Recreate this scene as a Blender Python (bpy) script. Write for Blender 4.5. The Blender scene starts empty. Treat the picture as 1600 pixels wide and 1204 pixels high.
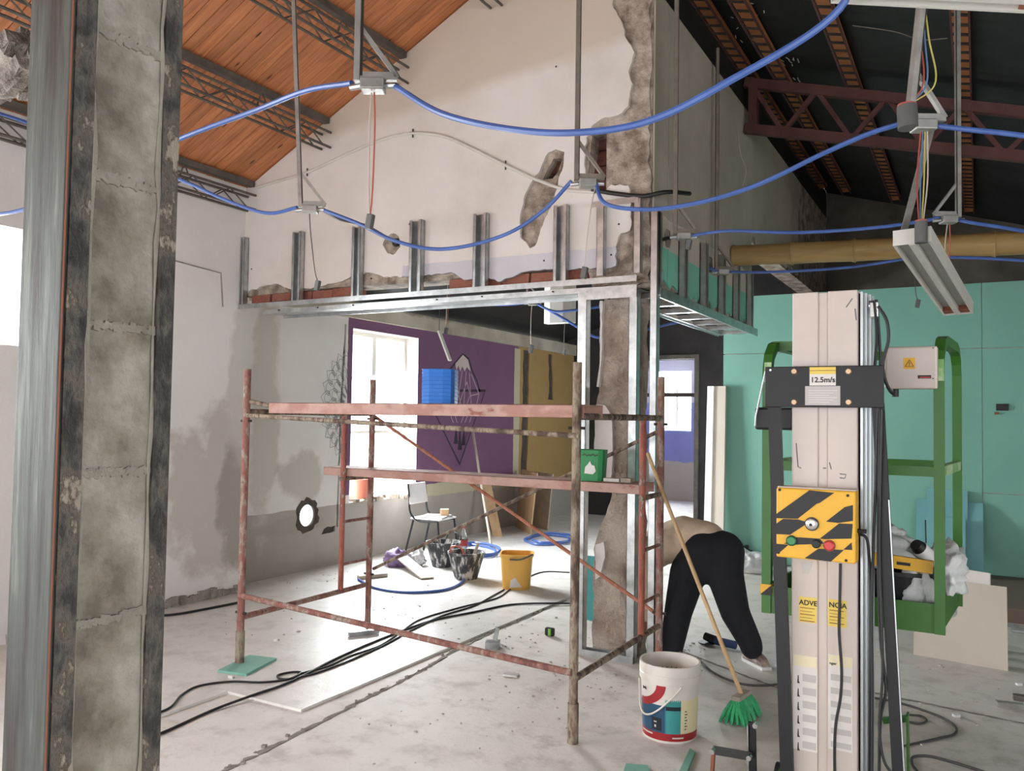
import bpy, bmesh, math, random
from mathutils import Vector, Matrix, noise
from mathutils.geometry import tessellate_polygon

# ------------------------------------------------------------------ camera, world, light, exposure
S = bpy.context.scene
COL = S.collection
FPX, YAW, PIT, ROL, EYE = 1295.0, math.radians(29.4), math.radians(2.2), math.radians(0.9), 1.65
_F0 = Vector((-math.sin(YAW), math.cos(YAW), 0)); _R0 = Vector((math.cos(YAW), math.sin(YAW), 0)); _Z = Vector((0, 0, 1))
CF = _F0 * math.cos(PIT) + _Z * math.sin(PIT)
_U = _Z * math.cos(PIT) - _F0 * math.sin(PIT)
CR = _R0 * math.cos(ROL) + _U * math.sin(ROL)
CU = _U * math.cos(ROL) - _R0 * math.sin(ROL)
CAM = Vector((0, 0, EYE))
cd = bpy.data.cameras.new('camera'); cam = bpy.data.objects.new('camera', cd); COL.objects.link(cam)
cd.sensor_fit = 'HORIZONTAL'; cd.sensor_width = 36.0; cd.lens = FPX / 1600 * 36.0
cd.clip_start = 0.05; cd.clip_end = 200
cam.matrix_world = Matrix(((CR.x, CU.x, -CF.x, CAM.x), (CR.y, CU.y, -CF.y, CAM.y), (CR.z, CU.z, -CF.z, CAM.z), (0, 0, 0, 1)))
S.camera = cam

w = bpy.data.worlds.new('overcast_sky'); S.world = w; w.use_nodes = True
bg = w.node_tree.nodes['Background']; bg.inputs[0].default_value = (0.97, 0.985, 1.0, 1); bg.inputs[1].default_value = 5.2
S.view_settings.view_transform = 'Standard'; S.view_settings.look = 'None'
S.view_settings.exposure = 0.16; S.view_settings.gamma = 1.0; S.view_settings.use_curve_mapping = False
S.cycles.max_bounces = 10; S.cycles.diffuse_bounces = 6
S.cycles.use_denoising = True

def daylight(name, loc, direction, sx, sy, power):
    l = bpy.data.lights.new(name, 'AREA'); l.shape = 'RECTANGLE'; l.size = sx; l.size_y = sy; l.energy = power; l.color = (0.955, 0.985, 1.0)
    o = bpy.data.objects.new(name, l); COL.objects.link(o); o.location = loc
    o.rotation_euler = Vector(direction).to_track_quat('-Z', 'Z').to_euler()
    return o
# daylight at the visible windows, plus lamps at added openings to brighten the rooms
daylight('added_hall_daylight', (4.8, -0.8, 2.0), (-1, 0.1, -0.3), 5.0, 2.4, 75)  # added lamp in an invented opening, brightens column, floor and cement wall
for _y, _z, _w, _h, _p in ((0.4, 1.97, 1.3, 1.8, 185), (-2.2, 1.97, 1.5, 1.8, 215), (2.84, 2.5, 1.2, 0.8, 110), (7.87, 1.65, 1.2, 1.9, 620)):  # first two entries light added, unseen windows; the others are visible windows
    daylight('daylight_window_or_added', (-6.48, _y, _z), (1, 0, -0.3), _w, _h, _p)
daylight('daylight_far_window', (-5.45, 16.9, 2.04), (0, -1, -0.1), 0.7, 1.2, 300)
daylight('added_passage_fill', (-2.1, 11.5, 1.7), (-1, -0.15, -0.1), 2.2, 1.8, 55)  # added fill light hidden behind the partition for the back room

# ------------------------------------------------------------------ helpers
def ray(px, py): return CF + CR * ((px - 800) / FPX) - CU * ((py - 602) / FPX)
def at(px, py, ax, c):
    """point of the plane  axis = c  that the photograph shows at this pixel (ax: 0 X, 1 Y, 2 Z)"""
    d = ray(px, py); t = (c - CAM[ax]) / d[ax]; return CAM + d * t
def fl(px, py, z=0.0): return at(px, py, 2, z)
def V(*a): return Vector(a)

def lin(c): return c / 12.92 if c <= 0.04045 else ((c + 0.055) / 1.055) ** 2.4
def rgb(r, g, b): return (lin(r / 255), lin(g / 255), lin(b / 255), 1)

MATS = {}
def _base(name, rough, metal):
    m = bpy.data.materials.new(name); m.use_nodes = True; nt = m.node_tree
    b = nt.nodes['Principled BSDF']; b.inputs['Roughness'].default_value = rough; b.inputs['Metallic'].default_value = metal
    MATS[name] = m
    return m, nt, b
def _pos(nt):
    return nt.nodes.new('ShaderNodeNewGeometry').outputs['Position']
def _noise(nt, scale, detail=5, rough=0.6, vec=None, stretch=None):
    n = nt.nodes.new('ShaderNodeTexNoise'); n.inputs['Scale'].default_value = scale; n.inputs['Detail'].default_value = detail; n.inputs['Roughness'].default_value = rough
    v = vec or _pos(nt)
    if stretch:
        mp = nt.nodes.new('ShaderNodeMapping'); mp.inputs['Scale'].default_value = stretch; nt.links.new(v, mp.inputs['Vector']); v = mp.outputs[0]
    nt.links.new(v, n.inputs['Vector'])
    return n.outputs['Fac']
def _ramp(nt, fac, stops):
    r = nt.nodes.new('ShaderNodeValToRGB'); nt.links.new(fac, r.inputs[0]); e = r.color_ramp.elements
    while len(e) < len(stops): e.new(0.5)
    for k, (p, c) in enumerate(stops): e[k].position = p; e[k].color = c
    return r.outputs[0]
def _mix(nt, fac, a, b):
    m = nt.nodes.new('ShaderNodeMix'); m.data_type = 'RGBA'
    for sock, v in ((m.inputs[0], fac), (m.inputs[6], a), (m.inputs[7], b)):
        if isinstance(v, (tuple, float, int)): sock.default_value = v
        else: nt.links.new(v, sock)
    return m.outputs[2]
def _math(nt, op, a, b=0.0, c=None):
    m = nt.nodes.new('ShaderNodeMath'); m.operation = op
    for k, v in enumerate((a, b) if c is None else (a, b, c)):
        if isinstance(v, (int, float)): m.inputs[k].default_value = v
        else: nt.links.new(v, m.inputs[k])
    return m.outputs[0]
def _bump(nt, b, h, strength, dist=0.02):
    n = nt.nodes.new('ShaderNodeBump'); n.inputs['Strength'].default_value = strength; n.inputs['Distance'].default_value = dist
    nt.links.new(h, n.inputs['Height']); nt.links.new(n.outputs[0], b.inputs['Normal'])
def plain(name, c, rough=0.6, metal=0.0):
    m, nt, b = _base(name, rough, metal)
    f = _noise(nt, 9, 3)
    nt.links.new(_ramp(nt, f, [(0.3, tuple(x * 0.9 for x in c[:3]) + (1,)), (0.7, c)]), b.inputs['Base Color'])
    return m
def mottled(name, stops, scale=6, rough=0.8, metal=0.0, bump=0.3, detail=6, stretch=None, bscale=None, bdist=0.01):
    m, nt, b = _base(name, rough, metal)
    f = _noise(nt, scale, detail, 0.62, stretch=stretch)
    nt.links.new(_ramp(nt, f, stops), b.inputs['Base Color'])
    if bump: _bump(nt, b, _noise(nt, bscale or scale * 4, 5, stretch=stretch), bump, bdist)
    return m

mottled('plaster_white', [(0.3, rgb(206, 199, 194)), (0.5, rgb(222, 216, 211)), (0.75, rgb(228, 223, 219))], 1.6, 0.9, bump=0.12)
mottled('core', [(0.38, rgb(124, 110, 98)), (0.48, rgb(160, 146, 133)), (0.58, rgb(184, 171, 158)), (0.66, rgb(196, 184, 172))], 7, 0.95, bump=0.9, bscale=26, bdist=0.03)
mottled('hanger_dark', [(0.3, rgb(112, 102, 92)), (0.7, rgb(140, 130, 118))], 8, 0.6, 0.2, bump=0.05)
mottled('chase_dark', [(0.3, rgb(52, 46, 42)), (0.7, rgb(84, 76, 68))], 9, 0.95, bump=0.5)
mottled('hall_wall', [(0.3, rgb(84, 78, 70)), (0.7, rgb(116, 109, 99))], 2, 0.95, bump=0.3)
mottled('brick_red', [(0.25, rgb(112, 69, 58)), (0.5, rgb(155, 96, 80)), (0.8, rgb(144, 110, 97))], 14, 0.9, bump=0.5)
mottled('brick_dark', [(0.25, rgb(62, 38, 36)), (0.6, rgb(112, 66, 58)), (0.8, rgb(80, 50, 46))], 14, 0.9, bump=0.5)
mottled('pillar_stone', [(0.32, rgb(112, 96, 84)), (0.44, rgb(154, 138, 126)), (0.56, rgb(178, 164, 152)), (0.66, rgb(194, 182, 171))], 3.4, 0.95, bump=1.0, bscale=16, bdist=0.05, detail=9)
mottled('crack', [(0.3, rgb(118, 111, 104)), (0.7, rgb(166, 159, 151))], 12, 0.95, bump=0.8)
mottled('dark_wall', [(0.3, rgb(38, 36, 37)), (0.7, rgb(56, 53, 53))], 3, 0.85, bump=0.1)
mottled('teal_board', [(0.3, rgb(117, 170, 155)), (0.7, rgb(127, 180, 165))], 1.2, 0.8, bump=0.05)
mottled('teal_scrap', [(0.3, rgb(104, 160, 162)), (0.7, rgb(124, 180, 184))], 1.2, 0.8, bump=0.05)
mottled('cream_board', [(0.3, rgb(206, 196, 182)), (0.7, rgb(216, 207, 194))], 1.5, 0.75, bump=0.05)
mottled('brown_board', [(0.3, rgb(112, 92, 82)), (0.7, rgb(128, 108, 97))], 2, 0.7, bump=0.1)
mottled('roof_black', [(0.35, rgb(22, 24, 25)), (0.7, rgb(38, 41, 42))], 3, 0.55, bump=0.1)
mottled('truss_red', [(0.3, rgb(77, 45, 44)), (0.7, rgb(102, 62, 59))], 5, 0.7, bump=0.2)
mottled('purlin_orange', [(0.3, rgb(182, 112, 68)), (0.7, rgb(216, 146, 98))], 5, 0.7, bump=0.2)
mottled('truss_grey', [(0.3, rgb(70, 66, 62)), (0.7, rgb(104, 98, 90))], 8, 0.6, bump=0.2)
mottled('dark_rod', [(0.3, rgb(34, 28, 26)), (0.7, rgb(60, 50, 46))], 8, 0.6, bump=0.1)
mottled('bamboo', [(0.3, rgb(132, 102, 58)), (0.55, rgb(167, 137, 86)), (0.8, rgb(155, 130, 92))], 3, 0.5, bump=0.1, stretch=(0.4, 3, 3))
mottled('galv', [(0.3, rgb(158, 162, 164)), (0.7, rgb(206, 209, 210))], 10, 0.3, 0.85, bump=0.05)
mottled('galv_dull', [(0.3, rgb(140, 138, 134)), (0.7, rgb(178, 176, 172))], 10, 0.45, 0.5, bump=0.05)
mottled('steel_face', [(0.400, rgb(46, 39, 36)), (0.460, rgb(58, 58, 55)), (0.510, rgb(65, 68, 64)), (0.560, rgb(72, 76, 72)), (0.620, rgb(99, 102, 96))], 4.5, 0.6, 0.1, bump=0.2, stretch=(4, 4, 0.3), detail=10)
mottled('steel_dark', [(0.4, rgb(56, 53, 51)), (0.48, rgb(82, 79, 76)), (0.54, rgb(104, 98, 90)), (0.58, rgb(88, 76, 66)), (0.63, rgb(160, 150, 136))], 16, 0.65, 0.0, bump=0.8, stretch=(1, 1, 0.6), detail=10)
mottled('block', [(0.390, rgb(112, 105, 93)), (0.460, rgb(138, 131, 118)), (0.525, rgb(152, 146, 134)), (0.610, rgb(174, 169, 158))], 4.0, 0.95, bump=0.6, bscale=34, detail=10)
mottled('mortar', [(0.3, rgb(134, 128, 116)), (0.7, rgb(162, 156, 144))], 8, 0.95, bump=0.8, bscale=40)
mottled('scaf', [(0.400, rgb(112, 77, 71)), (0.460, rgb(149, 95, 86)), (0.525, rgb(136, 104, 94)), (0.590, rgb(168, 150, 138)), (0.650, rgb(118, 98, 89))], 17, 0.8, bump=0.5, stretch=(1, 1, 0.45))
mottled('scaf_red', [(0.400, rgb(146, 81, 68)), (0.525, rgb(171, 98, 83)), (0.610, rgb(135, 92, 81)), (0.660, rgb(180, 162, 152))], 17, 0.7, bump=0.4, stretch=(1, 1, 0.45))
mottled('scaf_brown', [(0.400, rgb(85, 69, 60)), (0.500, rgb(131, 113, 99)), (0.560, rgb(157, 146, 128)), (0.650, rgb(101, 74, 66))], 17, 0.85, bump=0.5, stretch=(1, 1, 0.35))
mottled('scaf_plank', [(0.400, rgb(168, 126, 114)), (0.525, rgb(187, 152, 141)), (0.640, rgb(172, 143, 132)), (0.690, rgb(144, 86, 74))], 7, 0.75, bump=0.3, stretch=(0.6, 1, 1))
mottled('brace_orange', [(0.400, rgb(158, 99, 77)), (0.550, rgb(185, 125, 102)), (0.650, rgb(147, 109, 95))], 12, 0.7, bump=0.3)
mottled('hose_blue', [(0.3, rgb(61, 88, 151)), (0.7, rgb(79, 109, 177))], 6, 0.35, bump=0)
mottled('lift_cream', [(0.25, rgb(186, 173, 165)), (0.7, rgb(200, 187, 179))], 2.2, 0.4, bump=0.03)
mottled('lift_green', [(0.3, rgb(45, 95, 27)), (0.7, rgb(58, 113, 36))], 2.5, 0.45, bump=0.05)
mottled('lift_green_worn', [(0.4, rgb(112, 160, 96)), (0.6, rgb(176, 200, 160)), (0.75, rgb(124, 104, 84))], 14, 0.6, bump=0.2)
mottled('black_steel', [(0.3, rgb(14, 14, 18)), (0.7, rgb(24, 24, 29))], 4, 0.5, 0.1, bump=0.05)
plain('alu', rgb(196, 202, 206), 0.35, 0.6)
plain('yellow', rgb(226, 172, 46), 0.5)
plain('sticker_yellow', rgb(222, 194, 92), 0.6)
plain('sticker_pale', rgb(222, 210, 178), 0.6)
plain('sticker_white', rgb(214, 208, 204), 0.6)
plain('sticker_grey', rgb(184, 178, 176), 0.6)
plain('black', rgb(13, 13, 15), 0.5)
plain('rubber', rgb(30, 30, 33), 0.55)
plain('cable_grey', rgb(72, 70, 70), 0.6)
plain('plug_grey', rgb(92, 92, 92), 0.6)
plain('wire_red', rgb(176, 84, 66), 0.5)
plain('wire_blue', rgb(90, 120, 160), 0.5)
plain('wire_yellow', rgb(190, 180, 96), 0.5)
plain('wire_pale', rgb(190, 176, 164), 0.6)
plain('conduit_white', rgb(214, 208, 200), 0.6)
plain('btn_green', rgb(30, 120, 66), 0.35)
plain('btn_red', rgb(190, 34, 40), 0.35)
plain('brass', rgb(178, 148, 120), 0.35, 0.5)
plain('chrome', rgb(210, 210, 210), 0.2, 0.9)
plain('white_paint', rgb(226, 222, 216), 0.5)
plain('fixture_white', rgb(214, 212, 204), 0.5)
plain('fixture_inner', rgb(172, 170, 166), 0.4, 0.2)
plain('rust_brown', rgb(140, 84, 62), 0.8)
plain('box_blue', rgb(46, 118, 206), 0.45)
plain('box_green', rgb(34, 138, 78), 0.45)
plain('bucket_white', rgb(232, 226, 218), 0.4)
plain('lbl_red', rgb(168, 36, 44), 0.4)
plain('lbl_teal', rgb(66, 158, 160), 0.4)
plain('lbl_blue', rgb(40, 84, 116), 0.4)
plain('lbl_cream', rgb(236, 226, 184), 0.4)
plain('lbl_lilac', rgb(176, 182, 214), 0.4)
plain('lbl_dark', rgb(30, 38, 50), 0.4)
mottled('residue', [(0.35, rgb(150, 118, 84)), (0.7, rgb(206, 190, 168))], 12, 0.7, bump=0.2)
plain('yellow_tub', rgb(222, 172, 78), 0.45)
mottled('mortar_tub', [(0.42, rgb(44, 46, 50)), (0.52, rgb(74, 74, 76)), (0.6, rgb(188, 186, 182))], 22, 0.7, bump=0.2, stretch=(1, 1, 0.35))
mottled('broom_green', [(0.3, rgb(36, 140, 88)), (0.7, rgb(64, 184, 122))], 30, 0.6, bump=0)
mottled('broom_wood', [(0.3, rgb(188, 152, 108)), (0.7, rgb(212, 182, 140))], 8, 0.6, bump=0.1, stretch=(3, 3, 0.5))
plain('skin', rgb(150, 98, 76), 0.6)
mottled('shirt', [(0.3, rgb(197, 175, 152)), (0.7, rgb(234, 209, 183))], 5, 0.9, bump=0.5, bscale=10, bdist=0.03)
mottled('trousers', [(0.3, rgb(16, 18, 24)), (0.7, rgb(27, 29, 37))], 5, 0.9, bump=0.5, bscale=9, bdist=0.03)
plain('hair', rgb(36, 28, 24), 0.8)
mottled('shoe', [(0.35, rgb(120, 106, 96)), (0.7, rgb(196, 178, 162))], 20, 0.8, bump=0.2)
plain('navy', rgb(44, 68, 112), 0.7)
mottled('ply', [(0.3, rgb(176, 142, 106)), (0.7, rgb(200, 168, 130))], 6, 0.7, bump=0.1, stretch=(3, 3, 0.4))
mottled('grey_ply', [(0.3, rgb(150, 140, 128)), (0.7, rgb(176, 166, 152))], 5, 0.7, bump=0.1)
plain('chair_steel', rgb(40, 40, 44), 0.45, 0.4)
plain('plastic_white', rgb(226, 224, 224), 0.35)
plain('bag_purple', rgb(124, 100, 140), 0.6)
plain('pink', rgb(212, 106, 108), 0.5)
plain('salmon', rgb(206, 122, 102), 0.5)
plain('mural_dark', rgb(46, 34, 52), 0.8)
plain('mural_white', rgb(190, 176, 172), 0.8)
plain('mural_line', rgb(176, 158, 166), 0.8)
plain('ink', rgb(104, 106, 108), 0.9)
mottled('rubble', [(0.3, rgb(160, 153, 145)), (0.7, rgb(204, 199, 192))], 20, 0.95, bump=0.5)
plain('bright_scrap', rgb(226, 226, 224), 0.35, 0.3)
mottled('grey_stub', [(0.400, rgb(110, 102, 96)), (0.600, rgb(176, 168, 160))], 9, 0.95, bump=1.0, bscale=24, bdist=0.04)
plain('tape_green', rgb(120, 190, 60), 0.5)

def dusty(name, light, mid, dark, rough):
    m, nt, b = _base(name, rough, 0.0)
    big = _noise(nt, 0.8, 8, 0.65); mids = _noise(nt, 4.5, 8, 0.7); fine = _noise(nt, 38, 4, 0.6)
    c = _ramp(nt, big, [(0.38, mid), (0.55, light)])
    c = _mix(nt, _ramp(nt, mids, [(0.50, (0, 0, 0, 1)), (0.66, (0.75, 0.75, 0.75, 1))]), c, dark)
    c = _mix(nt, _ramp(nt, fine, [(0.60, (0, 0, 0, 1)), (0.70, (0.45, 0.45, 0.45, 1))]), c, dark)
    nt.links.new(c, b.inputs['Base Color'])
    h = _math(nt, 'ADD', mids, _math(nt, 'MULTIPLY', fine, 0.3)); _bump(nt, b, h, 0.22, 0.02)
    nt.links.new(_math(nt, 'MULTIPLY_ADD', mids, 0.3, rough - 0.15), b.inputs['Roughness'])
dusty('floor', rgb(220, 216, 210), rgb(206, 201, 194), rgb(180, 173, 165), 0.62)
dusty('floor_slab', rgb(228, 226, 223), rgb(218, 216, 212), rgb(196, 191, 185), 0.36)

def glass_mat(name, tint, gloss=0.08):
    m = bpy.data.materials.new(name); m.use_nodes = True; nt = m.node_tree; nt.nodes.clear()
    o = nt.nodes.new('ShaderNodeOutputMaterial'); t = nt.nodes.new('ShaderNodeBsdfTransparent'); g = nt.nodes.new('ShaderNodeBsdfGlossy'); mx = nt.nodes.new('ShaderNodeMixShader')
    t.inputs[0].default_value = tint; g.inputs['Roughness'].default_value = 0.05; mx.inputs[0].default_value = gloss
    nt.links.new(t.outputs[0], mx.inputs[1]); nt.links.new(g.outputs[0], mx.inputs[2]); nt.links.new(mx.outputs[0], o.inputs[0]); MATS[name] = m
glass_mat('glass', (0.96, 0.97, 0.97, 1)); glass_mat('film', (0.7, 0.72, 0.72, 1), 0.3)
def bag_mat(name, c):
    m, nt, b = _base(name, 0.35, 0.0); b.inputs['Base Color'].default_value = c
    b.inputs['Transmission Weight'].default_value = 0.25; _bump(nt, b, _noise(nt, 14, 4), 0.6, 0.02)
bag_mat('plastic_bag', rgb(236, 238, 238))

def wood_ceiling():
    m, nt, b = _base('pine', 0.45, 0.0)
    oi = nt.nodes.new('ShaderNodeObjectInfo')
    grain = _noise(nt, 4, 6, 0.6, stretch=(0.7, 9, 0.7))
    col = _ramp(nt, grain, [(0.25, rgb(150, 90, 54)), (0.5, rgb(190, 122, 78)), (0.8, rgb(212, 146, 98))])
    tone = _ramp(nt, oi.outputs['Random'], [(0.0, (0.8, 0.78, 0.76, 1)), (1.0, (1.08, 1.06, 1.04, 1))])
    mm = nt.nodes.new('ShaderNodeMix'); mm.data_type = 'RGBA'; mm.blend_type = 'MULTIPLY'; mm.inputs[0].default_value = 1
    nt.links.new(col, mm.inputs[6]); nt.links.new(tone, mm.inputs[7])
    vo = nt.nodes.new('ShaderNodeTexVoronoi'); vo.inputs['Scale'].default_value = 3.1
    mp = nt.nodes.new('ShaderNodeMapping'); mp.inputs['Scale'].default_value = (0.8, 3.0, 0.8); nt.links.new(_pos(nt), mp.inputs[0]); nt.links.new(mp.outputs[0], vo.inputs['Vector'])
    knot = _ramp(nt, vo.outputs['Distance'], [(0.07, (1, 1, 1, 1)), (0.12, (0, 0, 0, 1))])
    nt.links.new(_mix(nt, knot, mm.outputs[2], rgb(84, 42, 26)), b.inputs['Base Color'])
wood_ceiling()

def band_wall(name, base, bands, rough=0.9, blotch=None, edge=0.03, bump=0.12, base_stops=None, upper=None):
    """painted wall: bands = [(colour, ymin, ymax, zmin, zmax, axis)] in metres on the wall"""
    m, nt, b = _base(name, rough, 0.0)
    pos = _pos(nt); sx = nt.nodes.new('ShaderNodeSeparateXYZ'); nt.links.new(pos, sx.inputs[0])
    n = _noise(nt, 3.5, 5)
    wob = _math(nt, 'MULTIPLY', _math(nt, 'SUBTRACT', n, 0.5), edge * 4)
    col = _ramp(nt, _noise(nt, 1.3, 6), base_stops or [(0.3, tuple(x * 0.9 for x in base[:3]) + (1,)), (0.7, base)])
    for (c, h0, h1, z0, z1, ax) in bands:
        h = sx.outputs[ax]; z = sx.outputs[2]
        hw = _math(nt, 'ADD', h, wob); zw = _math(nt, 'ADD', z, wob)
        f = _math(nt, 'MULTIPLY', _math(nt, 'GREATER_THAN', hw, h0), _math(nt, 'LESS_THAN', hw, h1))
        f = _math(nt, 'MULTIPLY', f, _math(nt, 'MULTIPLY', _math(nt, 'GREATER_THAN', zw, z0), _math(nt, 'LESS_THAN', zw, z1)))
        cc = _ramp(nt, _noise(nt, 2.5, 5), [(0.3, tuple(x * 0.86 for x in c[:3]) + (1,)), (0.7, c)])
        col = _mix(nt, f, col, cc)
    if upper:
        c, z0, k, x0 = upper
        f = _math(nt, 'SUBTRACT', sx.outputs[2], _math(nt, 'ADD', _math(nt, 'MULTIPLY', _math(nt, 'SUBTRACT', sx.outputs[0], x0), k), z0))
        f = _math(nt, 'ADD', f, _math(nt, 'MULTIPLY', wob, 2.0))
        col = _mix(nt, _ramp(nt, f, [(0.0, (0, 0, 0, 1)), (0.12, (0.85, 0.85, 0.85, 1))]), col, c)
    if blotch:
        for (c, cy, cz, ry, rz, ax) in blotch:
            dy = _math(nt, 'DIVIDE', _math(nt, 'SUBTRACT', sx.outputs[ax], cy), ry); dz = _math(nt, 'DIVIDE', _math(nt, 'SUBTRACT', sx.outputs[2], cz), rz)
            d = _math(nt, 'ADD', _math(nt, 'MULTIPLY', dy, dy), _math(nt, 'MULTIPLY', dz, dz))
            d = _math(nt, 'ADD', d, _math(nt, 'MULTIPLY', _math(nt, 'SUBTRACT', n, 0.5), 2.2))
            f = _ramp(nt, d, [(0.55, (0.8, 0.8, 0.8, 1)), (1.0, (0, 0, 0, 1))])
            col = _mix(nt, f, col, c)
    nt.links.new(col, b.inputs['Base Color']); _bump(nt, b, _noise(nt, 14, 5), bump, 0.02)
G1 = rgb(168, 158, 148); G2 = rgb(142, 134, 124)
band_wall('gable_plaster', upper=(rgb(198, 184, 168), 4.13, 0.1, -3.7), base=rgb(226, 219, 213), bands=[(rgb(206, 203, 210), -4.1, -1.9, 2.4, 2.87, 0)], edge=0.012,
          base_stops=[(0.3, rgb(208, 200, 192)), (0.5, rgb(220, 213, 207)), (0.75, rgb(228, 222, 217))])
band_wall('left_wall_front', rgb(232, 228, 226), [(rgb(190, 184, 178), -9, 9, -1, 0.0, 1)], blotch=[
    (rgb(184, 176, 168), 5.2, 0.95, 0.7, 0.85, 1), (rgb(152, 144, 134), 5.38, 0.85, 0.22, 0.62, 1), (rgb(200, 194, 187), 5.45, 2.0, 0.2, 0.9, 1)])
band_wall('left_wall_back', rgb(214, 210, 206), [
    (rgb(114, 80, 110), 7.16, 11.1, 0.75, 3.4, 1), (rgb(162, 134, 86), 11.1, 14, 0.5, 3.4, 1),
    (rgb(162, 155, 147), -9, 14, -1, 0.66, 1), (rgb(186, 178, 152), 8.6, 11.3, 0.62, 0.78, 1), (rgb(186, 178, 152), 10.98, 11.16, 0.6, 2.7, 1)],
    blotch=[(rgb(182, 174, 164), 5.95, 1.7, 0.22, 1.4, 1), (rgb(150, 142, 132), 6.4, 0.5, 0.6, 0.1, 1), (rgb(176, 168, 158), 6.5, 1.0, 0.4, 0.3, 1)], edge=0.012)
band_wall('cement', rgb(190, 182, 166), [(rgb(136, 208, 186), 5.4, 8.4, 2.3, 2.885, 1), (rgb(214, 204, 190), 5.4, 8.4, 2.885, 3.12, 1)], edge=0.02,
          base_stops=[(0.3, rgb(166, 158, 142)), (0.7, rgb(192, 184, 168))])
band_wall('far_room', rgb(206, 204, 214), [(rgb(150, 154, 206), -9, 9, 0.8, 2.0, 0), (rgb(196, 186, 168), -9, 9, -1, 0.8, 0)])
band_wall('ring_beam', rgb(186, 180, 166), [], blotch=[(rgb(120, 112, 100), 8.5, 3.0, 2.5, 0.12, 1)], base_stops=[(0.3, rgb(146, 138, 122)), (0.55, rgb(180, 174, 158)), (0.75, rgb(196, 190, 176))])

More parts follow.
